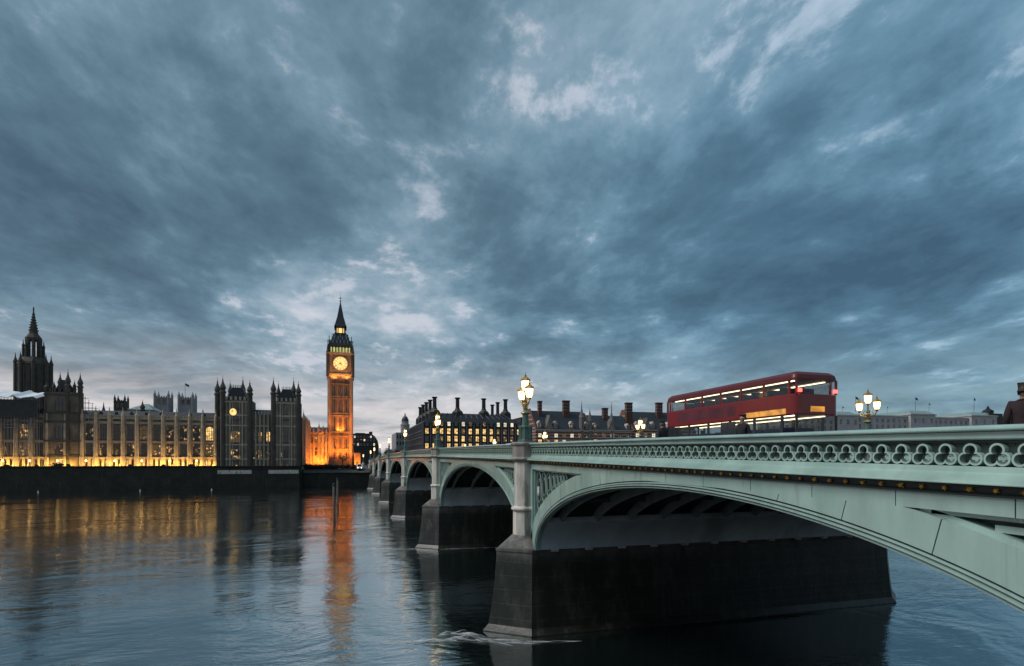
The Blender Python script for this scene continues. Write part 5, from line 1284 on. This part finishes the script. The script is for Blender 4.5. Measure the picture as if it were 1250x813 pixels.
def bus(xs, yr, label):
    """left flank at xs, rear at yr, heading +Y"""
    zd = T(yr + 5.5) - 1.15; L = 11.0; Wd = 2.52; x1 = xs + Wd; yf = yr + L
    t = thing('double_decker_bus', label, 'bus', (xs + Wd / 2, yr + L / 2, zd))
    def band(mb, zz, ins=None, mi=0, r=.28):
        rings = []
        for i, z in enumerate(zz):
            e = ins[i] if ins else 0
            rings.append([(p[0], p[1], zd + z) for p in rrect(xs + e, x1 - e, yr + e, yf - e, max(.05, r - e * .4))])
        mb.loft(rings, mi)
    mb = MB(); band(mb, [.30, .42, 1.34], [.06, 0, 0]); body = mb.build('lower_body', M['bus_red'], t)
    mb = MB(); band(mb, [2.30, 2.34, 3.24, 3.27], [.02, 0, 0, .02]); mb.build('middle_body', M['bus_red'], t)
    mb = MB(); band(mb, [3.94, 4.02, 4.18, 4.32, 4.40], [.0, .0, .05, .22, .6]); rf = mb.build('roof', M['bus_roof'], t)
    def pillars(mb, z0, z1, ys, w=.055):
        for y in ys:
            for x in (xs + .02, x1 - .09): mb.box(x, x + .07, y - w, y + w, zd + z0, zd + z1)
    def rails(mb, z0, z1):
        for x in (xs + .021, x1 - .089): mb.box(x, x + .068, yr + .3, yf - .3, zd + z0, zd + z0 + .02); mb.box(x, x + .068, yr + .3, yf - .3, zd + z1 - .02, zd + z1)
    def ends(mb, z0, z1):
        rails(mb, z0, z1)
        for y in (yr + .03, yf - .10):
            for x in (xs + .06, x1 - .16, ): mb.box(x, x + .10, y, y + .07, zd + z0, zd + z1)
    ysu = lin(yr + .45, yf - .45, 6); mb = MB(); pillars(mb, 3.272, 3.938, ysu); ends(mb, 3.272, 3.938); mb.build('upper_window_frame', M['bus_red'], t)
    ysl = lin(yr + .9, yf - .6, 5); mb = MB(); pillars(mb, 1.342, 2.298, ysl, .07); ends(mb, 1.342, 2.298); mb.build('lower_window_frame', M['iron_black'], t)
    for z0, z1, ys in ((3.28, 3.93, ysu), (1.35, 2.29, ysl)):
        for a, b in zip(ys, ys[1:]):
            for x in (xs + .03, x1 - .04):
                mb = MB(); mb.box(x, x + .008, a + .075, b - .075, zd + z0, zd + z1); mb.build('window', M['bus_glass'], t)
        for y in (yr + .05, yf - .06):
            mb = MB(); mb.box(xs + .17, x1 - .17, y, y + .008, zd + z0, zd + z1); mb.build('windscreen' if y > yr + 1 else 'rear_window', M['bus_glass'], t)
    for zz in (3.905, 2.268):
        for xx in (xs + .3, x1 - .42): mb = MB(); mb.box(xx, xx + .12, yr + .5, yf - .6, zd + zz, zd + zz + .026); mb.build('ceiling_light', M['strip_light'], t)
    for zf, z1 in ((3.275, .42), (1.345, .42)):
        for k in range(9):
            y = yr + 1.2 + k * 1.0
            for x in (xs + .25, x1 - 1.15):
                mb = MB(); mb.box(x, x + .9, y, y + .12, zd + zf, zd + zf + z1); mb.build('seat', M['seat'], t, bevel=.03)
    mb = MB(); mb.box(xs - .006, xs - .002, yr + .6, yr + 3.4, zd + 2.36, zd + 2.62); mb.build('side_display', M['amber'], t)
    mb = MB(); mb.box(xs + .85, x1 - .85, yr - .006, yr - .002, zd + 2.45, zd + 2.70); mb.build('route_display', M['amber'], t)
    for y in (yf - 1.0, yr + 4.8):                                                  # doors on the kerb side
        mb = MB(); mb.box(xs - .008, xs - .003, y - .62, y + .62, zd + .36, zd + 2.25); d = mb.build('door', M['iron_black'], t)
        mb = MB(); mb.box(xs - .013, xs - .009, y - .55, y - .04, zd + .6, zd + 2.2); mb.box(xs - .013, xs - .009, y + .04, y + .55, zd + .6, zd + 2.2); mb.build('door_glass', M['glass_dark'], d)
    for s in (0, 1):
        x = xs + .12 if s == 0 else x1 - .34
        for z0, z1 in ((1.0, 1.25), (.62, .86), (3.35, 3.5)):
            mb = MB(); mb.box(x, x + .22, yr - .02, yr - .003 + .0, zd + z0, zd + z1); mb.build('tail_light', M['tail'], t)
        mb = MB(); mb.box(x, x + .26, yf + .003, yf + .02, zd + .75, zd + 1.0); mb.build('headlight', M['head'], t)
        for y in (yr + 2.6, yf - 2.5):
            cx = xs + .16 if s == 0 else x1 - .16
            mb = MB(); mb.prism([(y + .5 * math.cos(R(a)), zd + .502 + .5 * math.sin(R(a))) for a in range(0, 360, 15)], 'x', cx - .18, cx + .18); w = mb.build('wheel', M['rubber'], t, bevel=.03)
            mb = MB(); q = cx - .19 if s == 0 else cx + .181; mb.prism([(y + .29 * math.cos(R(a)), zd + .502 + .29 * math.sin(R(a))) for a in range(0, 360, 20)], 'x', q, q + .009); mb.build('rim', M['rim'], w)
        mx = xs - .22 if s == 0 else x1 + .08
        mb = MB(); mb.box(mx, mx + .14, yf - .1, yf, zd + 1.75, zd + 2.15); mb.tube([(mx + .07, yf - .05, zd + 2.15), (xs + .05 if s == 0 else x1 - .05, yf - .05, zd + 2.33)], .02, 4); mb.build('mirror', M['iron_black'], t)
    for k in range(1, 6):                                   # panel seams and a plain poster panel on the flank
        y = yr + k * 1.85; mb = MB(); mb.box(xs - .004, xs - .001, y - .012, y + .012, zd + 2.36, zd + 3.22); mb.build('panel_seam', M['iron_black'], t)
    mb = MB(); mb.box(xs - .007, xs - .0045, yr + 4.2, yr + 9.6, zd + 2.55, zd + 3.1); mb.build('poster_panel', M['poster'], t)
    mb = MB()
    for k in range(6): mb.box(xs + .5, x1 - .5, yr - .012, yr - .003, zd + .5 + k * .11, zd + .56 + k * .11)
    mb.build('engine_grille', M['iron_black'], t)
    mb = MB(); mb.box(xs + .95, x1 - .95, yr - .014, yr - .003, zd + 1.22, zd + 1.33); mb.build('number_plate', M['line'], t)
    for zz in (3.86, 2.2):
        l = bpy.data.lights.new('saloon_light', 'AREA'); l.shape = 'RECTANGLE'; l.size = 2.0; l.size_y = 9; l.energy = 9; l.color = (1, .88, .66)
        o = bpy.data.objects.new('saloon_light', l); COL.objects.link(o); o.parent = t; o.location = (0, 0, zz)
    return t
bus(20.0, 21.3, 'red double-decker bus with lit interior crossing the bridge behind the parapet')

# a white van further along
def van(xs, yr, zd, label, white=True, heading=1, name='van', L=5.2, H=2.35, Wd=1.95):
    t = thing(name, label, name.replace('_', ' '), (xs + Wd / 2, yr + L / 2, zd))
    x1 = xs + Wd; m_ = M['white'] if white else M['bus_roof']
    side = [(yr, .35), (yr + L, .35), (yr + L, 1.0), (yr + L - .9, 1.25), (yr + L - 1.6, H - .05), (yr + L - 1.8, H), (yr + .1, H), (yr, H - .12)]
    if heading < 0: side = [(2 * yr + L - a, b) for a, b in side]
    mb = MB(); mb.prism([(a, zd + b) for a, b in side], 'x', xs, x1); mb.build('body', m_, t, bevel=.07, seg=2)
    f = (lambda a: a) if heading > 0 else (lambda a: 2 * yr + L - a)
    for x in (xs - .006, x1 + .002):
        mb = MB(); mb.prism([(f(yr + L - 2.6), zd + 1.3), (f(yr + L - 1.05), zd + 1.3), (f(yr + L - 1.6), zd + H - .2), (f(yr + L - 2.6), zd + H - .2)], 'x', x, x + .004); mb.build('side_window', M['glass_dark'], t)
    y = f(yr + L - 1.25)
    mb = MB(); q = .03 * heading
    mb.add([(xs + .15, f(yr + L - .93) + q, zd + 1.28), (x1 - .15, f(yr + L - .93) + q, zd + 1.28), (x1 - .2, f(yr + L - 1.58) + q, zd + H - .12), (xs + .2, f(yr + L - 1.58) + q, zd + H - .12)], [(0, 1, 2, 3)]); mb.build('windscreen', M['glass_dark'], t)
    for x in (xs + .1, x1 - .35):
        yy = f(yr + L); mb = MB(); mb.box(x, x + .25, yy - .0 * heading, yy + .015 * heading, zd + .7, zd + .9); mb.build('headlight', M['head'], t)
        yy = f(yr); mb = MB(); mb.box(x, x + .2, yy, yy - .015 * heading, zd + .8, zd + 1.2); mb.build('tail_light', M['tail'], t)
    for yy in (yr + 1.0, yr + L - 1.1):
        for x in (xs + .1, x1 - .1):
            mb = MB(); mb.prism([(yy + .34 * math.cos(R(a)), zd + .342 + .34 * math.sin(R(a))) for a in range(0, 360, 20)], 'x', x - .13, x + .13); mb.build('wheel', M['rubber'], t)
    return t
van(26.5, 88, T(90) - 1.15, 'white van coming across the bridge towards us, before the lit office windows', heading=-1)
van(PX(436, 246.5), 246, 6.95, 'white van parked at the foot of the bridge by the river wall', heading=-1)

# ================================================================== PEOPLE ON THE NEAR FOOTWAY
M['skin'] = mat('skin', (.42, .26, .19), .6, .06, 6)
M['hair'] = mat('dark_hair', (.025, .018, .014), .6, .2, 20)
M['coat_black'] = mat('black_coat', (.020, .020, .023), .9, .2, 6)
M['coat_maroon'] = mat('maroon_coat', (.030, .017, .019), .9, .2, 6)
M['jeans'] = mat('dark_jeans', (.03, .04, .06), .9, .2, 8)
M['eye'] = mat('eye', (.05, .04, .03), .2)
def skinned(name, verts, edges, radii, m_, parent, sub=2, root=0):
    me = bpy.data.meshes.new(name); b = base(parent)
    me.from_pydata(verts, edges, []); me.materials.append(m_)
    o = bpy.data.objects.new(name, me); COL.objects.link(o); o.parent = parent
    if not me.skin_vertices: me.attributes.new('x', 'FLOAT', 'POINT'); me.attributes.remove(me.attributes['x'])
    q = o.modifiers.new('skin', 'SKIN'); q.use_smooth_shade = True
    sv = me.skin_vertices
    if not sv:
        bm = bmesh.new(); bm.from_mesh(me); bm.verts.layers.skin.verify(); bm.to_mesh(me); bm.free(); sv = me.skin_vertices
    for i, r in enumerate(radii):
        r = r if isinstance(r, tuple) else (r, r); sv[0].data[i].radius = r
    sv[0].data[root].use_root = True
    s = o.modifiers.new('smooth', 'SUBSURF'); s.levels = 1; s.render_levels = sub
    return o
def person(loc, rz, label, coat, H=1.75, stride=.22):
    t = thing('person', label, 'person', loc); t.rotation_euler = (0, 0, rz)
    k = H / 1.75; V = []; E = []; RR = []
    def v(x, y, z, r, fr=None):
        V.append((x * k, y * k, z * k)); RR.append(tuple(q * k for q in r) if isinstance(r, tuple) else r * k); i = len(V) - 1
        if fr is not None: E.append((fr, i))
        return i
    pel = v(0, 0, .95, (.15, .11)); sp = v(0, 0, 1.12, (.135, .10), pel); ch = v(0, .01, 1.32, (.16, .11), sp); nb = v(0, 0, 1.45, (.09, .07), ch); nk = v(0, .01, 1.53, .055, nb)
    h1 = v(0, .02, 1.60, (.068, .080), nk); h2 = v(0, .02, 1.67, (.076, .092), h1); v(0, .015, 1.735, (.055, .07), h2)
    ns = v(0, .115, 1.635, .014, h1)
    for s in (-1, 1): v(s * .082, .01, 1.645, (.012, .02), h2)
    hands = []
    for s in (-1, 1):
        sh = v(s * .17, 0, 1.41, .06, ch); el = v(s * .23, -.03 + s * .05, 1.14, .043, sh); wr = v(s * .23, .10 + s * .05, .93, .028, el); pa = v(s * .225, .14 + s * .05, .865, (.018, .036), wr)
        for q in range(4):
            f1 = v(s * (.225), .125 + s * .05 + (q - .5) * .020, .815 - .004 * abs(q - 1), .0095, pa); f2 = v(s * .215, .13 + s * .05 + (q - .5) * .020, .782 + .006 * (q == 3), .0085, f1); v(s * .20, .128 + s * .05 + (q - .5) * .019, .762 + .01 * (q == 3), .0075, f2)
        th = v(s * .20, .175 + s * .05, .86, .010, pa); v(s * .19, .185 + s * .05, .825, .0085, th)
        hp = v(s * .09, 0, .90, .085, pel); kn = v(s * .10, s * stride * .55 + .03, .49, .057, hp); an = v(s * .10, s * stride, .09, .04, kn); v(s * .105, s * stride + .13, .045, .036, an)
    body = skinned('body', V, E, RR, M['skin'], t)
    # coat: torso, sleeves and skirt
    def clothes(name, segs, m_):
        V2 = []; E2 = []; R2 = []
        def c(p, r, fr=None):
            V2.append(tuple(q * k for q in p)); R2.append(tuple(q * k for q in r) if isinstance(r, tuple) else r * k)
            if fr is not None: E2.append((fr, len(V2) - 1))
            return len(V2) - 1
        segs(c); return skinned(name, V2, E2, R2, m_, t, 1)
    def coat_fn(c):
        a = c((0, 0, .98), (.19, .145)); lo = c((0, 0, .70), (.20, .15), a); b = c((0, 0, 1.15), (.18, .14), a); d = c((0, .005, 1.34), (.20, .145), b); e = c((0, 0, 1.46), (.11, .09), d); c((0, .005, 1.52), (.075, .07), e)
        for s in (-1, 1): f = c((s * .18, 0, 1.41), .082, d); g = c((s * .24, -.03 + s * .05, 1.14), .064, f); c((s * .235, .085 + s * .05, .95), .048, g)
    clothes('coat', coat_fn, M[coat])
    def tr_fn(c):
        a = c((0, 0, .95), (.155, .12))
        for s in (-1, 1): b = c((s * .09, 0, .88), .098, a); d = c((s * .10, s * stride * .55 + .03, .49), .070, b); c((s * .10, s * stride, .11), .056, d)
    clothes('trousers', tr_fn, M['jeans'])
    def ha_fn(c):
        a = c((0, -.022, 1.69), (.086, .092)); c((0, -.012, 1.735), (.066, .075), a); c((0, -.05, 1.61), (.066, .05), a)
    clothes('hair', ha_fn, M['hair'])
    for s in (-1, 1):
        mb = MB(); mb.lathe(0, 0, [(.002, -.010), (.009, -.005), (.009, .005), (.002, .010)], 8); mb.v = [(p[0] * k + s * .030 * k, p[1] * k + .100 * k, p[2] * k + 1.665 * k) for p in mb.v]
        me = mb.build('eye', M['eye']); me.parent = t
        mb = MB(); y = s * stride; mb.loft([[(s * .105 + a * w, y + b, z) for a, b in ((-.045, -.07), (.045, -.07), (.05, .12), (.03, .20), (-.03, .20), (-.05, .12))] for w, z in ((1, 0), (1.05, .03), (.8, .09))]); mb.v = [tuple(q * k for q in p) for p in mb.v]
        me = mb.build('shoe', M['rubber']); me.parent = t
    return t
def footway(y): return T(y) - 1.03
person((13.0, 16.2, footway(16.2)), R(100), 'person in a dark coat walking past the rear end of the bus', 'coat_black', 1.76)
person((13.2, 21.6, footway(21.6)), R(5), 'person in a black coat walking away by the front of the bus', 'coat_black', 1.80)
person((12.75, 7.75, footway(7.75)), R(-62), 'person in a dark maroon coat at the right edge of the picture', 'coat_maroon', 1.86)
person((13.55, 7.55, footway(7.55)), R(-10), 'person in a black coat walking beside the one in maroon', 'coat_black', 1.74)

# ================================================================== MOORING POSTS, TREES, BUSHES, FOAM
def post(px, pyt, pyb, Y, label, lean):
    x = PX(px, Y); z1 = PZ(px, pyt, Y)
    t = thing('mooring_post', label, 'post', (x, Y, -1))
    mb = MB(); mb.tube([(x + lean, Y, -2.5), (x + lean * .5, Y, 2), (x, Y, z1)], [.27, .25, .21], 9); mb.build('timber', M['wood'], t)
    mb = MB(); mb.lathe(x, Y, [(.24, z1 - .5), (.25, z1 - .3), (.22, z1 + .02), (.05, z1 + .12)], 9); mb.build('cap', M['iron_black'], t)
yq = lambda py: None
post(407.4, 590.5, 634, 108.0, 'leaning grey timber mooring post, the nearer and lower of the pair', .10)
post(412.0, 584.0, 616, 145.0, 'upright grey timber mooring post, the farther of the pair', .05)

def spar_buoy(px, Y, label):
    x = PX(px, Y); t = thing('buoy', label, 'buoy', (x, Y, 0), 'small buoys below the palace wall')
    mb = MB(); mb.lathe(x, Y, [(.14, -.4), (.22, -.08), (.22, .12), (.1, .2), (.06, .26), (.05, .6), (.03, .64)], 10); mb.build('float', M['white'], t, smooth=False)
    mb = MB(); mb.lathe(x, Y, [(.02, .64), (.08, .66), (.08, .78), (.02, .82)], 8); mb.build('top_mark', M['flag_red'], t); return t
for p in (46.5, 171, 258.3): spar_buoy(p, 229.0, 'small white spar buoy floating just off the dark palace river wall')
def leafcloud(mb, rnd, c, rx, rz, n, size):
    for _ in range(n):
        u = Vector((rnd.gauss(0, 1), rnd.gauss(0, 1), rnd.gauss(0, 1))).normalized() * rnd.uniform(.45, 1.0) ** .6
        p = Vector((c[0] + u.x * rx, c[1] + u.y * rx, c[2] + u.z * rz)); s = size * rnd.uniform(.6, 1.4)
        a = Vector((rnd.gauss(0, 1), rnd.gauss(0, 1), rnd.gauss(0, 1))).normalized() * s; b = a.orthogonal().normalized() * s * rnd.uniform(.5, 1)
        mb.add([tuple(p - a - b), tuple(p + a - b), tuple(p + a + b), tuple(p - a + b)], [(0, 1, 2, 3)])
def tree(loc, h, r, seed, label, group, leaves=260, crown=True):
    rnd = random.Random(seed); x, y, z = loc
    t = thing('tree', label, 'tree', loc, group)
    mb = MB(); th = h * .38
    mb.tube([(x, y, z - .3), (x + .1, y, z + th * .5), (x, y, z + th), (x + .1, y, z + h * .7)], [h * .035, h * .028, h * .024, h * .008], 8)
    tips = []
    for k in range(9):
        a = rnd.uniform(0, 6.28); l = r * rnd.uniform(.55, .95); z0 = z + th * rnd.uniform(.75, 1.3); z1 = z0 + h * rnd.uniform(.12, .38)
        p = [(x, y, z0), (x + l * .5 * math.cos(a), y + l * .5 * math.sin(a), (z0 + z1) / 2 + .2), (x + l * math.cos(a), y + l * math.sin(a), z1)]
        mb.tube(p, [h * .013, h * .009, h * .004], 5); tips.append(p[2])
        for _ in range(3):
            b = a + rnd.uniform(-.8, .8); q = (p[1][0] + l * .5 * math.cos(b), p[1][1] + l * .5 * math.sin(b), p[1][2] + h * rnd.uniform(.05, .22)); mb.tube([p[1], q], [h * .006, h * .002], 4); tips.append(q)
    mb.build('trunk', M['bark'], t)
    mb = MB()
    for p in tips: leafcloud(mb, rnd, p, r * .34, h * .12, leaves // len(tips) + 1, h * .022)
    mb.build('crown', M['leaf'], t); return t
def bush(loc, rx, rz, seed, label, group):
    rnd = random.Random(seed); x, y, z = loc; t = thing('bush', label, 'bush', loc, group)
    mb = MB()
    for k in range(7): a = rnd.uniform(0, 6.28); mb.tube([(x, y, z - .1), (x + rx * .5 * math.cos(a), y + rx * .4 * math.sin(a), z + rz * .9)], [.06, .02], 4)
    mb.build('stems', M['bark'], t)
    mb = MB()
    for k in range(6): a = rnd.uniform(0, 6.28); q = rx * rnd.uniform(0, .6); leafcloud(mb, rnd, (x + q * math.cos(a), y + q * .6 * math.sin(a), z + rz * rnd.uniform(.35, .75)), rx * .5, rz * .38, 60, .16)
    mb.build('foliage', M['leaf'], t); return t
for k, p in enumerate((368.5, 374, 380, 386, 392, 398, 404, 411, 418, 425, 431)):
    Y = 249.5; bush((PX(p, Y), Y, 7.0), 1.6 + .3 * (k % 3), 1.7 + .5 * ((k * 7) % 4) / 3, 40 + k, 'dark clipped bush on the bank in front of the orange lit wing and tower', 'bushes along the bank before the clock tower')
tree((PX(418, 262), 262, 7.5), 7.0, 2.9, 5, 'bare dark little tree in front of the foot of the clock tower', None, 70)
for k, (p, w) in enumerate(((70, 2.2), (84, 1.1), (7, 1.2), (44, .9), (159, 1.0), (199, .9), (233, 1.1))): bush((PX(p, YP - 6), YP - 6, 8.25), w * .9, 1.0 + .5 * (w > 2), 80 + k, 'small dark tub bush on the lit palace terrace', 'tub bushes on the palace terrace')
for k, (p, Y, h) in enumerate(((466, 268, 6.5), (471, 275, 7.5), (476.5, 272, 8), (482, 280, 7.5), (488, 276, 8.2), (494, 283, 7.2))): tree((PX(p, Y), Y, 7.6), h + 2, 3.4, 20 + k, 'dark leafy street tree behind the far end of the bridge', 'street trees at the far end of the bridge')
for k, (p, Y) in enumerate(((668, 281), (676, 283), (684, 280), (692, 284), (700, 281), (709, 283), (1128, 300))):
    tree((PX(p, Y), Y, 7.6), 13 if p < 1000 else 19, 4.6 if p < 1000 else 5.5, 60 + k, ('dark embankment tree before the striped red brick building' if p < 1000 else 'dark rounded tree in front of the copper roofed pavilion'), ('trees along the embankment' if p < 1000 else None), 420)

# broken water where the river piles up against the near pier
def foam(name, cx, cy, spec, seed):
    mb = MB(); uv = []
    for q_, (x0, y0, L, ang, bend, w, h) in enumerate(spec):
        n = 30; rows = []; x, y, a = x0, y0, R(ang)
        for i in range(n + 1):
            f = i / n; env = min(1, f * 5) ** .6 * (1 - f) ** .45
            ww = w * env * (1 + .25 * math.sin(f * 19 + q_ * 2)) + .01; hh = h * env * (1 + .4 * math.sin(f * 13 + q_ * 3))
            nx, ny = -math.sin(a), math.cos(a); r = []
            for j in range(11): u = j / 10 * 2 - 1; r.append((x + nx * ww * u, y + ny * ww * u, -.015 + hh * (1 - u * u)))
            rows.append(r); x += L / n * math.cos(a); y += L / n * math.sin(a); a += R(bend) / n
        o = len(mb.v)
        for i, r in enumerate(rows):
            mb.v.extend(r); uv.extend([(q_ * 7.3 + i / n * L, q_ * 3.1 + (j / 10 - .5) * w * 2, abs(j / 5 - 1)) for j in range(11)])
        for i in range(n):
            for j in range(10): q = o + i * 11 + j; mb.f.append((q, q + 1, q + 12, q + 11)); mb.m.append(0)
    ob = mb.build(name, M['foam'], None, smooth=True)
    at_ = ob.data.attributes.new('flow', 'FLOAT_VECTOR', 'POINT'); at_.data.foreach_set('vector', [c for p in uv for c in p]); return ob
def foam_mat():
    Mx = bpy.data.materials.new('white_water'); Mx.use_nodes = True; g = G(Mx.node_tree); b = Mx.node_tree.nodes['Principled BSDF']; out = Mx.node_tree.nodes['Material Output']
    b.inputs['Base Color'].default_value = (.66, .70, .72, 1); b.inputs['Roughness'].default_value = .4
    fl = g.n('ShaderNodeAttribute', attribute_name='flow').outputs['Vector']; u, v, e = g.sep(fl)
    wob = g.m('MULTIPLY', g.m('SUBTRACT', g.noise(g.xyz(u, v, 1.0), .9, 2, .5), .5), .5)
    f = g.noise(g.xyz(g.m('MULTIPLY', u, .75), g.m('MULTIPLY', g.m('ADD', v, wob), 6.5), 0.0), 1.0, 5, .58)
    al = g.m('MULTIPLY', g.ss(f, .44, .70, 0.0, .9), g.ss(e, .35, 1.0, 1.0, 0.0))
    tr = g.n('ShaderNodeBsdfTransparent'); mx = g.n('ShaderNodeMixShader'); g.put(mx.inputs[0], al); g.L.new(tr.outputs[0], mx.inputs[1]); g.L.new(b.outputs[0], mx.inputs[2]); g.L.new(mx.outputs[0], out.inputs[0])
    return Mx
M['foam'] = foam_mat()
y0 = PIERS[0]
fo = foam('white_water', 8, y0, [(5.4, y0 - .3, 3.4, -4, -50, .60, .28), (6.2, y0 + .1, 2.4, -24, -30, .42, .25), (5.6, y0 - 1.0, 4.4, -18, -30, .55, .16), (7.4, y0 - 1.4, 4.4, -40, 30, .55, .14), (8.4, y0 - 2.0, 5.5, -24, 14, .38, .08), (3.8, y0 - .8, 3.0, -4, -12, .4, .06)], 1)
tag(fo, 'white broken water where the river runs against the nearest pier', 'white water', kind='stuff')
y1 = PIERS[1]
fo = foam('white_water', 8, y1, [(4.2, y1 - .4, 6.0, -6, -14, .55, .10), (8.6, y1 - 1.9, 12, -5, 4, .5, .06), (2.4, y1 + .4, 5.0, 4, -10, .4, .06)], 2)
tag(fo, 'thin white ripple running from the foot of the second pier', 'white water', kind='stuff')
